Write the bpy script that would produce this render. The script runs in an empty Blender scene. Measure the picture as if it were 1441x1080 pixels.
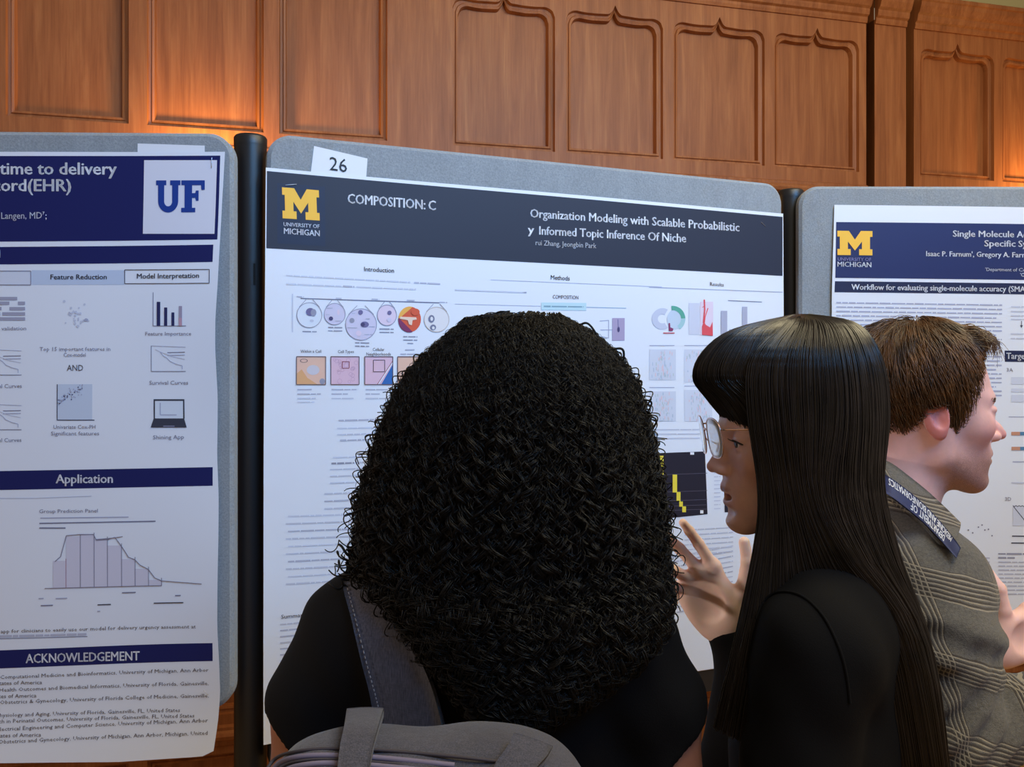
import bpy, bmesh, math, random
import numpy as np
from mathutils import Vector, Matrix

random.seed(7)
RNG = np.random.default_rng(11)
SC = bpy.context.scene
COL = SC.collection

# ------------------------------------------------------------------ camera, world, lights, exposure
F = 1250.0                      # focal length in pixels of the 1441 px wide frame
CX, HY, CAMZ = 720.5, 527.0, 1.6
cam_data = bpy.data.cameras.new('camera')
cam = bpy.data.objects.new('camera', cam_data)
COL.objects.link(cam)
cam.location = (0, 0, CAMZ)
cam.rotation_euler = (math.pi / 2, 0, 0)
cam_data.sensor_width = 36.0
cam_data.lens = F / 1441 * 36.0
cam_data.shift_y = (HY - 540) / 1441
cam_data.clip_start = 0.02
SC.camera = cam

world = bpy.data.worlds.new('world')
SC.world = world
world.use_nodes = True
bg = world.node_tree.nodes['Background']
bg.inputs['Color'].default_value = (1.0, 0.76, 0.52, 1)
bg.inputs['Strength'].default_value = 0.27

def area_light(name, loc, target, size, energy, color):
    d = bpy.data.lights.new(name, 'AREA')
    d.shape = 'RECTANGLE'
    d.size, d.size_y = size
    d.energy = energy
    d.color = color
    o = bpy.data.objects.new(name, d)
    COL.objects.link(o)
    o.location = loc
    o.rotation_euler = (Vector(target) - Vector(loc)).to_track_quat('-Z', 'Y').to_euler()
    return o

def point_light(name, loc, energy, color, r=0.04):
    d = bpy.data.lights.new(name, 'POINT')
    d.energy = energy
    d.color = color
    d.shadow_soft_size = r
    o = bpy.data.objects.new(name, d)
    COL.objects.link(o)
    o.location = loc
    return o

key = area_light('window_light', (1.75, -0.50, 3.35), (0.15, 1.85, 2.12), (2.6, 0.8), 17, (0.06, 0.42, 1.0))
key.data.spread = math.radians(62)
area_light('ceiling_light', (1.35, 0.72, 3.6), (0.25, 1.5, 1.2), (2.6, 1.0), 64, (1.0, 0.86, 0.54))
sp = bpy.data.lights.new('added_hand_spot', 'SPOT')  # added spot aimed at the raised hand to brighten it
sp.energy, sp.color, sp.spot_size, sp.spot_blend, sp.shadow_soft_size = 120, (1.0, 0.88, 0.80), math.radians(17), 1.0, 0.12
spo = bpy.data.objects.new('added_hand_spot', sp)
COL.objects.link(spo)
spo.location = (-2.6, 0.62, 1.95)
spo.rotation_euler = (Vector((0.27, 1.26, 1.31)) - Vector(spo.location)).to_track_quat('-Z', 'Y').to_euler()
point_light('wall_lamp_glow', (-0.965, 2.82, 2.27), 8.5, (1.0, 0.56, 0.12), 0.04)
point_light('wall_lamp_glow', (2.28, 3.66, 2.32), 6.5, (1.0, 0.56, 0.18), 0.04)

SC.view_settings.view_transform = 'Standard'
SC.view_settings.look = 'None'
SC.view_settings.gamma = 1.0
SC.view_settings.use_curve_mapping = False
SC.view_settings.exposure = 0.12

# ------------------------------------------------------------------ small helpers
def srgb(r, g, b):
    f = lambda c: (c / 12.92 if c <= 0.04045 else ((c + 0.055) / 1.055) ** 2.4)
    return (f(r / 255), f(g / 255), f(b / 255), 1.0)

def material(name, color, rough=0.6, metal=0.0, spec=0.5, sss=0.0, sheen=0.0, transmission=0.0, alpha=1.0, coat=0.0):
    m = bpy.data.materials.new(name)
    m.use_nodes = True
    p = m.node_tree.nodes['Principled BSDF']
    p.inputs['Base Color'].default_value = color
    p.inputs['Roughness'].default_value = rough
    p.inputs['Metallic'].default_value = metal
    p.inputs['Specular IOR Level'].default_value = spec
    if sss:
        p.inputs['Subsurface Weight'].default_value = sss
        p.inputs['Subsurface Radius'].default_value = (0.008, 0.003, 0.0015)
        p.inputs['Subsurface Scale'].default_value = 1.0
    if sheen:
        p.inputs['Sheen Weight'].default_value = sheen
    if transmission:
        p.inputs['Transmission Weight'].default_value = transmission
    if coat:
        p.inputs['Coat Weight'].default_value = coat
    if alpha < 1:
        p.inputs['Alpha'].default_value = alpha
    return m

def nodes(m):
    return m.node_tree.nodes, m.node_tree.links, m.node_tree.nodes['Principled BSDF']

def coords(m, scale=(1, 1, 1), rot=(0, 0, 0)):
    N, L, P = nodes(m)
    t = N.new('ShaderNodeTexCoord')
    mp = N.new('ShaderNodeMapping')
    mp.inputs['Scale'].default_value = scale
    mp.inputs['Rotation'].default_value = rot
    L.new(t.outputs['Object'], mp.inputs['Vector'])
    return mp.outputs['Vector']

def noise(m, vec, scale, detail=4, rough=0.55, dist=0.0):
    N, L, P = nodes(m)
    n = N.new('ShaderNodeTexNoise')
    n.inputs['Scale'].default_value = scale
    n.inputs['Detail'].default_value = detail
    n.inputs['Roughness'].default_value = rough
    n.inputs['Distortion'].default_value = dist
    L.new(vec, n.inputs['Vector'])
    return n.outputs['Fac']

def ramp(m, fac, stops):
    N, L, P = nodes(m)
    r = N.new('ShaderNodeValToRGB')
    els = r.color_ramp.elements
    while len(els) < len(stops):
        els.new(0.5)
    for e, (pos, c) in zip(els, stops):
        e.position = pos
        e.color = c
    L.new(fac, r.inputs['Fac'])
    return r.outputs['Color']

def mixc(m, a, b, fac, mode='MIX'):
    N, L, P = nodes(m)
    x = N.new('ShaderNodeMix')
    x.data_type = 'RGBA'
    x.blend_type = mode
    for sock, v in ((x.inputs['Factor'], fac), (x.inputs['A'], a), (x.inputs['B'], b)):
        if hasattr(v, 'default_value'):
            L.new(v, sock)
        else:
            sock.default_value = v
    for k, v in ((6, a), (7, b)):
        if hasattr(v, 'default_value'):
            L.new(v, x.inputs[k])
        else:
            x.inputs[k].default_value = v
    return x.outputs[2]

def maths(m, op, a, b=0.0):
    N, L, P = nodes(m)
    x = N.new('ShaderNodeMath')
    x.operation = op
    for i, v in enumerate((a, b)):
        if hasattr(v, 'default_value'):
            L.new(v, x.inputs[i])
        else:
            x.inputs[i].default_value = v
    return x.outputs[0]

def bump(m, height, strength=0.3, distance=0.002):
    N, L, P = nodes(m)
    b = N.new('ShaderNodeBump')
    b.inputs['Strength'].default_value = strength
    b.inputs['Distance'].default_value = distance
    L.new(height, b.inputs['Height'])
    L.new(b.outputs['Normal'], P.inputs['Normal'])

def set_color(m, out):
    N, L, P = nodes(m)
    L.new(out, P.inputs['Base Color'])

def np_mesh(name, verts, loops, counts, mats=(), smooth=True, mat_idx=None):
    """mesh from numpy arrays: verts (n,3), flat loop indices, per-face loop counts"""
    me = bpy.data.meshes.new(name)
    verts = np.asarray(verts, np.float32)
    loops = np.asarray(loops, np.int32).ravel()
    counts = np.asarray(counts, np.int32)
    me.vertices.add(len(verts))
    me.vertices.foreach_set('co', verts.ravel())
    me.loops.add(len(loops))
    me.loops.foreach_set('vertex_index', loops)
    me.polygons.add(len(counts))
    starts = np.concatenate([[0], np.cumsum(counts)[:-1]]).astype(np.int32) if len(counts) else np.zeros(0, np.int32)
    me.polygons.foreach_set('loop_start', starts)
    me.polygons.foreach_set('loop_total', counts)
    for m in mats:
        me.materials.append(m)
    if mat_idx is not None:
        me.polygons.foreach_set('material_index', np.asarray(mat_idx, np.int32))
    me.polygons.foreach_set('use_smooth', np.full(len(counts), bool(smooth)))
    me.update(calc_edges=True)
    me.validate(verbose=False)
    return me

def link(name, me, parent=None):
    o = bpy.data.objects.new(name, me)
    COL.objects.link(o)
    if parent is not None:
        o.parent = parent
        o.matrix_parent_inverse = Matrix.Translation(-Vector(parent.location))
    return o

def quads(name, verts, faces, mats=(), parent=None, smooth=True, mat_idx=None):
    faces = np.asarray(faces)
    return link(name, np_mesh(name, verts, faces, np.full(len(faces), faces.shape[1]), mats, smooth, mat_idx), parent)

def thing(name, label, cat, loc=(0, 0, 0), group=None):
    o = bpy.data.objects.new(name, None)
    o.empty_display_size = 0.05
    COL.objects.link(o)
    o.location = loc
    tag(o, label, cat, group)
    return o

def tag(o, label, cat, group=None):
    o['label'] = label
    o['category'] = cat
    if group:
        o['group'] = group
    return o

def structure(o):
    o['kind'] = 'structure'
    return o

def from_bm(name, bm, mats, parent=None, smooth=False):
    bmesh.ops.recalc_face_normals(bm, faces=bm.faces)
    me = bpy.data.meshes.new(name)
    for f in bm.faces:
        f.smooth = smooth
    bm.to_mesh(me)
    bm.free()
    for m in mats:
        me.materials.append(m)
    return link(name, me, parent)

def bm_box(bm, lo, hi, M=None, mat=0):
    vs = [bm.verts.new(p) for p in [(x, y, z) for x in (lo[0], hi[0]) for y in (lo[1], hi[1]) for z in (lo[2], hi[2])]]
    if M is not None:
        for v in vs:
            v.co = M @ v.co
    for q in ((0, 1, 3, 2), (4, 6, 7, 5), (0, 4, 5, 1), (2, 3, 7, 6), (0, 2, 6, 4), (1, 5, 7, 3)):
        f = bm.faces.new([vs[i] for i in q])
        f.material_index = mat

def tubes(paths, radii, sides=3, mesh_name='tubes'):
    """paths (S,P,3), radii (S,P) -> verts, quads of many tubes"""
    S, Pn, _ = paths.shape
    T = np.gradient(paths, axis=1)
    T /= np.linalg.norm(T, axis=2, keepdims=True) + 1e-12
    up = np.zeros_like(T)
    up[..., 0] = 0.31; up[..., 1] = 0.92; up[..., 2] = 0.24
    A = np.cross(T, up)
    A /= np.linalg.norm(A, axis=2, keepdims=True) + 1e-9
    B = np.cross(T, A)
    ang = np.arange(sides) * 2 * math.pi / sides
    ring = A[:, :, None, :] * np.cos(ang)[None, None, :, None] + B[:, :, None, :] * np.sin(ang)[None, None, :, None]
    V = (paths[:, :, None, :] + ring * radii[:, :, None, None]).reshape(-1, 3)
    s, p, k = np.meshgrid(np.arange(S), np.arange(Pn - 1), np.arange(sides), indexing='ij')
    idx = lambda pp, kk: (s * Pn + pp) * sides + kk % sides
    Q = np.stack([idx(p, k), idx(p, k + 1), idx(p + 1, k + 1), idx(p + 1, k)], -1).reshape(-1, 4)
    return V, Q

def ray_plane(px, py, P0, n):
    px = np.asarray(px, float); py = np.asarray(py, float)
    d = np.stack([(px - CX) / F, np.ones_like(px), (HY - py) / F], -1)
    t = (np.dot(n, np.asarray(P0) - np.array([0, 0, CAMZ]))) / (d @ n)
    return d * t[..., None] + np.array([0, 0, CAMZ])

def at(px, py, Y):
    return np.array([(px - CX) / F * Y, Y, CAMZ + (HY - py) / F * Y])

# ------------------------------------------------------------------ materials of the room
def wood_material(name, dark, mid, light, rough=0.42):
    m = material(name, mid, rough, spec=0.3)
    v = coords(m, (9, 9, 0.7))
    n1 = noise(m, v, 3.2, 6, 0.62, 0.6)
    v2 = coords(m, (120, 120, 3.0))
    n2 = noise(m, v2, 1.6, 3, 0.6)
    v3 = coords(m, (1.3, 1.3, 0.6))
    n3 = noise(m, v3, 1.5, 2)
    c1 = ramp(m, n1, [(0.28, dark), (0.5, mid), (0.74, light)])
    c2 = ramp(m, n2, [(0.35, (0.72, 0.70, 0.68, 1)), (0.62, (1, 1, 1, 1))])
    c3 = ramp(m, n3, [(0.3, (0.86, 0.84, 0.82, 1)), (0.7, (1.0, 1.0, 1.0, 1))])
    set_color(m, mixc(m, mixc(m, c1, c2, 0.55, 'MULTIPLY'), c3, 1.0, 'MULTIPLY'))
    bump(m, n2, 0.12, 0.001)
    return m

WOOD = wood_material('oak_panelling', srgb(146, 88, 52), srgb(170, 106, 65), srgb(190, 126, 80), 0.50)
PLASTER = material('olive_plaster', srgb(176, 170, 132), 0.9)
bump(PLASTER, noise(PLASTER, coords(PLASTER), 60, 3), 0.1, 0.002)

# ------------------------------------------------------------------ panelled wall
PHI = math.atan(F / 4780.0)
TANP, CP, SP = math.tan(PHI), math.cos(PHI), math.sin(PHI)
WY = 3.2
def wall_s(px):
    k = (px - CX) / F
    Y = WY / (1 - k * TANP)
    return k * Y / CP
def wpt(s, d, z):
    """point on the wall: s along it, d out of it towards the room, z up"""
    return Vector((s * CP + d * SP, WY + s * SP - d * CP, z))

def ogee(u):
    t = 1 - abs(2 * u - 1)            # 0 at the sides, 1 at the middle
    a = min(t / 0.22, 1.0)
    y = 0.034 * math.sqrt(max(0, 1 - (1 - a) ** 2))
    if t > 0.22:
        q = (t - 0.22) / 0.78
        y += -0.006 * math.sin(q * math.pi) * (1 - q) + 0.035 * max(0, (q - 0.80) / 0.20) ** 2.2
    return y

def hole_loop(s0, s1, z0, z1, d, inset, top):
    a, b, lo = s0 + inset, s1 - inset, z0 + inset
    pts = [(a, lo), (b, lo)]
    if top:
        n = 48
        for i in range(n + 1):
            u = 1 - i / n
            pts.append((a + (b - a) * u, z1 - inset + ogee(u) - 0.012))
    else:
        pts += [(b, z1 - inset), (a, z1 - inset)]
    return [wpt(s, d, z) for s, z in pts]

def wall_cell(bm, c0, c1, zc0, zc1, s0, s1, z0, z1, top):
    outer = [bm.verts.new(wpt(s, 0, z)) for s, z in ((c0, zc0), (c1, zc0), (c1, zc1), (c0, zc1))]
    prof = [(0.0, 0.0), (0.003, -0.014), (0.011, -0.016), (0.014, -0.011), (0.021, -0.013), (0.025, -0.034)]
    loops = [[bm.verts.new(p) for p in hole_loop(s0, s1, z0, z1, d, ins, top)] for ins, d in prof]
    edges = []
    for lp in (outer, loops[0]):
        for i in range(len(lp)):
            edges.append(bm.edges.new((lp[i], lp[(i + 1) % len(lp)])))
    bmesh.ops.triangle_fill(bm, use_beauty=True, edges=edges, normal=wpt(0, 1, 0) - wpt(0, 0, 0))
    for A, B in zip(loops[:-1], loops[1:]):
        n = len(A)
        for i in range(n):
            bm.faces.new((A[i], A[(i + 1) % n], B[(i + 1) % n], B[i]))
    e2 = []
    lp = loops[-1]
    for i in range(len(lp)):
        e2.append(bm.edges.get((lp[i], lp[(i + 1) % len(lp)])))
    bmesh.ops.triangle_fill(bm, use_beauty=True, edges=e2, normal=wpt(0, 1, 0) - wpt(0, 0, 0))

Z_RAIL0, Z_RAIL1 = 2.30, 2.352
PZ0, PZ1 = 2.412, 2.915
WTOP = 3.03
panels_px = [(8, 181, 0), (207, 371, 0), (393, 545, 0), (637, 781, 1), (797, 933, 1), (948, 1076, 1), (1090, 1209, 1)]
panels_px2 = [(1295, 1399, 1), (1411, 1508, 1), (1520, 1611, 1)]
pL = [(wall_s(a), wall_s(b), t) for a, b, t in panels_px]
step = pL[1][0] - pL[0][0]
for i in range(4):
    a, b, t = pL[0]
    pL.insert(0, (a - step, b - step, 0))
pR = [(wall_s(a), wall_s(b), t) for a, b, t in panels_px2]
PIL0, PIL1 = wall_s(1230), wall_s(1274)
GR0, GR1 = wall_s(1219), wall_s(1286)
bm = bmesh.new()
def wall_run(run, s_start, s_end):
    for i, (a, b, t) in enumerate(run):
        c0 = s_start if i == 0 else (run[i - 1][1] + a) / 2
        c1 = s_end if i == len(run) - 1 else (b + run[i + 1][0]) / 2
        wall_cell(bm, c0, c1, Z_RAIL1 - 0.01, WTOP, a, b, PZ0, PZ1 - (0.0 if t else -0.06), t)
        wall_cell(bm, c0, c1, 0.405, Z_RAIL0 + 0.01, a, b, 0.47, 2.24, 0)
        wall_cell(bm, c0, c1, 0.0, 0.395, a, b, 0.15, 0.34, 0)
S_MIN, S_MAX = pL[0][0] - 0.1, pR[-1][1] + 0.9
wall_run(pL, S_MIN, GR0)
wall_run(pR, GR1, S_MAX)
# dark slots beside the pilaster, 3.5 cm deep, and the backing behind everything
for a, b in ((GR0, PIL0), (PIL1, GR1)):
    for s in (a, b):
        bm.faces.new([bm.verts.new(wpt(s, d, z)) for d, z in ((0, 0), (0, WTOP + .1), (-0.17, WTOP + .1), (-0.17, 0))])
    bm.faces.new([bm.verts.new(wpt(s, -0.17, z)) for s, z in ((a, 0), (b, 0), (b, WTOP + .1), (a, WTOP + .1))])
wall = structure(from_bm('wall_back', bm, [WOOD]))
# pilaster
bm = bmesh.new()
Mw = Matrix(((CP, -SP, 0, 0), (SP, CP, 0, WY), (0, 0, 1, 0), (0, 0, 0, 1)))   # local x along the wall, y into the wall
bm_box(bm, (PIL0, -0.004, 0), (PIL1, 0.168, WTOP), Mw)
structure(from_bm('trim_2', bm, [WOOD]))
# cornice: swept profile (d out, z)
prof = [(0.0, 3.012), (0.006, 3.012), (0.010, 3.024), (0.010, 3.034), (0.020, 3.040), (0.024, 3.054), (0.024, 3.062), (0.034, 3.070), (0.044, 3.092), (0.047, 3.108), (0.054, 3.112), (0.054, 3.124), (0.048, 3.130), (0.0, 3.134)]
def sweep(name, spans, prof, mat):
    bm = bmesh.new()
    for s0, s1, dd in spans:
        ra = [bm.verts.new(wpt(s0, d + dd, z)) for d, z in prof]
        rb = [bm.verts.new(wpt(s1, d + dd, z)) for d, z in prof]
        for i in range(len(prof) - 1):
            bm.faces.new((ra[i], ra[i + 1], rb[i + 1], rb[i]))
        bm.faces.new(ra); bm.faces.new(rb[::-1])
    return structure(from_bm(name, bm, [mat]))
sweep('trim_1', [(S_MIN, GR0, 0), (PIL0, PIL1, 0.004), (GR1, S_MAX, 0)], prof, WOOD)
prof2 = [(0.0, 2.290), (0.008, 2.296), (0.010, 2.312), (0.022, 2.318), (0.026, 2.330), (0.020, 2.340), (0.012, 2.346), (0.012, 2.356), (0.0, 2.362)]
prof3 = [(d, z - 1.926) for d, z in prof2]
sweep('trim_3', [(S_MIN, GR0, 0), (GR1, S_MAX, 0)], prof2, WOOD)
sweep('trim_4', [(S_MIN, GR0, 0), (GR1, S_MAX, 0)], prof3, WOOD)
bm = bmesh.new()
bm_box(bm, (S_MIN, 0.0, 3.125), (S_MAX, 0.1, 4.6), Mw)
structure(from_bm('wall_upper', bm, [PLASTER]))
prof4 = [(0.0, 0.0), (0.02, 0.0), (0.02, 0.10), (0.012, 0.115), (0.0, 0.12)]
sweep('baseboard_back', [(S_MIN, GR0, 0), (GR1, S_MAX, 0)], prof4, WOOD)

# floor: blond strip boards
FLOOR = material('blond_floor', srgb(196, 160, 92), 0.35)
v = coords(FLOOR, (14, 1.2, 1))
br = FLOOR.node_tree.nodes.new('ShaderNodeTexBrick')
br.inputs['Scale'].default_value = 1.0
br.inputs['Color1'].default_value = srgb(203, 168, 98)
br.inputs['Color2'].default_value = srgb(186, 148, 82)
br.inputs['Mortar'].default_value = srgb(120, 88, 44)
br.inputs['Mortar Size'].default_value = 0.012
FLOOR.node_tree.links.new(coords(FLOOR, (2.2, 12, 1)), br.inputs['Vector'])
set_color(FLOOR, br.outputs['Color'])
bm = bmesh.new()
bm_box(bm, (-4.5, -2.5, -0.05), (5.5, 5.2, 0.0))
structure(from_bm('floor', bm, [FLOOR]))

# ------------------------------------------------------------------ display boards and posts
FABRIC = material('grey_board_fabric', srgb(146, 152, 158), 0.95, sheen=0.2)
_v = coords(FABRIC)
_n1 = noise(FABRIC, _v, 260, 4, 0.7)
_n2 = noise(FABRIC, coords(FABRIC, (1, 1, 0.35)), 30, 4)
set_color(FABRIC, mixc(FABRIC, ramp(FABRIC, _n1, [(0.3, srgb(128, 135, 143)), (0.7, srgb(158, 164, 170))]), ramp(FABRIC, _n2, [(0.3, (0.88, 0.88, 0.88, 1)), (0.7, (1, 1, 1, 1))]), 1.0, 'MULTIPLY'))
bump(FABRIC, _n1, 0.5, 0.002)
EDGE = material('pale_edge_binding', srgb(196, 190, 176), 0.7)
BLACK = material('black_painted_steel', srgb(24, 24, 27), 0.42)
SLOT_SHADE = material('slot_shade', (0.002, 0.002, 0.002, 1), 0.9)

class Plane:
    def __init__(self, p0, yaw):
        self.p0 = np.array(p0, float)
        self.u = np.array([math.cos(yaw), math.sin(yaw), 0.0])
        self.n = np.array([math.sin(yaw), -math.cos(yaw), 0.0])       # towards the room
    def px(self, px, py, off=0.0):
        return ray_plane(px, py, self.p0 + self.n * off, self.n)
    def s(self, px):
        return float((self.px(px, HY) - self.p0) @ self.u)
    def pt(self, s, z, off=0.0):
        q = self.p0 + self.u * s + self.n * off
        return Vector((q[0], q[1], z))

_a, _b = at(376, HY, 1.70), at(1101.5, HY, 2.165)
PL_M = Plane((_a[0], _a[1], 0), math.atan2(_b[1] - _a[1], _b[0] - _a[0]))
_c = at(328.5, HY, 1.662)
PL_L = Plane((_c[0], _c[1], 0), math.radians(1.6))
_d = at(1125, HY, 2.145)
PL_R = Plane((_d[0], _d[1], 0), math.radians(0.4))

def rounded_rect(s0, s1, z0, z1, r, n=10):
    out = []
    for cx, cz, a0 in ((s1 - r, z1 - r, 0), (s0 + r, z1 - r, 90), (s0 + r, z0 + r, 180), (s1 - r, z0 + r, 270)):
        for i in range(n + 1):
            a = math.radians(a0 + 90 * i / n)
            out.append((cx + r * math.cos(a), cz + r * math.sin(a)))
    return out

def display_board(pl, s0, s1, z0, z1, label):
    mid = pl.pt((s0 + s1) / 2, z0)
    t = thing('display_board', label, 'display board', mid, 'fabric display boards between black posts')
    bm = bmesh.new()
    th, r = 0.034, 0.048
    outl = rounded_rect(s0, s1, z0, z1, r)
    inl = rounded_rect(s0 + .007, s1 - .007, z0 + .007, z1 - .007, r - .006)
    rings = []
    for lp, off in ((inl, 0.0), (outl, -0.006), (outl, -th + .006), (inl, -th)):
        rings.append([bm.verts.new(pl.pt(s, z, off)) for s, z in lp])
    n = len(outl)
    for A, B in zip(rings[:-1], rings[1:]):
        for i in range(n):
            bm.faces.new((A[i], A[(i + 1) % n], B[(i + 1) % n], B[i]))
    bm.faces.new(rings[0]); bm.faces.new(rings[-1][::-1])
    from_bm('fabric_panel', bm, [FABRIC], t)
    lp = rounded_rect(s0 + .004, s1 - .004, z0 + .004, z1 - .004, r - .004, 14)
    path = np.array([pl.pt(s, z, -0.010) for s, z in lp + lp[:1]])[None]
    V, Q = tubes(path, np.full(path.shape[:2], 0.0042), 8)
    quads('edge_binding', V, Q, [EDGE], t)
    return t

BZ0, BZ1 = 0.955, 2.063
display_board(PL_L, -1.225, 0.0, 0.972, 2.052, 'grey fabric display board behind the navy poster with the blue UF letters')
display_board(PL_M, 0.0, PL_M.s(1101.5), BZ0, BZ1, 'grey fabric display board carrying the number card 26')
display_board(PL_R, 0.0, 1.225, 0.955, 2.055, 'grey fabric display board behind the single molecule poster')

def display_post(px, Y, z1, slot_px, label):
    c = at(px, HY, Y)
    t = thing('display_post', label, 'post', (c[0], c[1], 0), 'black posts between the display boards')
    def lathe(name, prof, mat, n=40):
        a = np.arange(n) * 2 * math.pi / n
        V = np.concatenate([np.stack([c[0] + r * np.cos(a), c[1] + r * np.sin(a), np.full(n, z)], -1) for r, z in prof])
        Q = [(i * n + k, i * n + (k + 1) % n, (i + 1) * n + (k + 1) % n, (i + 1) * n + k) for i in range(len(prof) - 1) for k in range(n)]
        return quads(name, V, Q, [mat], t)
    R = 0.0312
    lathe('pole', [(0.0005, 0.02), (R, 0.02), (R, 0.03), (R, z1 - .006), (R, z1 - 0.0055)], BLACK)
    lathe('end_cap', [(R + .0004, z1 - .02), (R + .0006, z1 - .004), (R - .002, z1), (R - .004, z1 + .001), (0.0004, z1 + .0015)], BLACK)
    lathe('foot_disc', [(0.0005, 0.0), (0.20, 0.0), (0.20, 0.006), (0.19, 0.012), (0.05, 0.02), (0.0005, 0.022)], BLACK)
    # the two hanging slots, near-black boxes that paint the shade inside the holes
    for sp in slot_px:
        q = at(sp[0], sp[1], Y - R)
        a = math.asin(max(-1, min(1, (q[0] - c[0]) / R)))
        bm = bmesh.new()
        M = Matrix.Translation((c[0], c[1], q[2])) @ Matrix.Rotation(a, 4, 'Z')
        bm_box(bm, (-0.0022, -R - 0.0006, -0.021), (0.0022, -R + 0.004, 0.021), M)
        from_bm('slot', bm, [SLOT_SHADE], t)
    return t

display_post(352.5, 1.742, 2.066, [(357, 386)], 'black round post between the UF poster board and the board with card 26')
display_post(1112.5, 2.215, 2.058, [(1105, 404), (1122.5, 410)], 'black round post partly hidden behind the straight haired woman')

# ------------------------------------------------------------------ printed posters
INK = {}
def ink(name, rgb, rough=0.55):
    if name not in INK:
        INK[name] = material('print_' + name, srgb(*rgb), rough, spec=0.3)
    return INK[name]

PAPER = material('poster_paper', srgb(226, 229, 240), 0.5, spec=0.35)
CARD = material('white_card', srgb(226, 228, 236), 0.7)

_glyph_cache = {}
def glyphs(txt, bold):
    key = (txt, bold)
    if key not in _glyph_cache:
        cu = bpy.data.curves.new('lettering', 'FONT')
        cu.body = txt
        cu.resolution_u = 2 if len(txt) < 24 or bold else 1
        ob = bpy.data.objects.new('lettering', cu)
        COL.objects.link(ob)
        bpy.context.view_layer.update()
        me = ob.to_mesh()
        V = np.zeros(len(me.vertices) * 3, np.float32)
        me.vertices.foreach_get('co', V)
        V = V.reshape(-1, 3)[:, :2].copy()
        Fc = [tuple(p.vertices) for p in me.polygons]
        ob.to_mesh_clear()
        bpy.data.objects.remove(ob)
        bpy.data.curves.remove(cu)
        if bold:                          # a heavier weight: the outlines thickened sideways and a little upwards
            n = len(V); V0, F0 = V, Fc
            V = np.concatenate([V0 + np.array(d, np.float32) * bold for d in ((0, 0), (-1.5, 0), (1.5, 0), (0, 0.7), (0, -0.7))])
            Fc = [tuple(i + k * n for i in f) for k in range(5) for f in F0]
        _glyph_cache[key] = (V, Fc)
    return _glyph_cache[key]
CAP = float(glyphs('H', 0.0)[0][:, 1].max())

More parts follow.
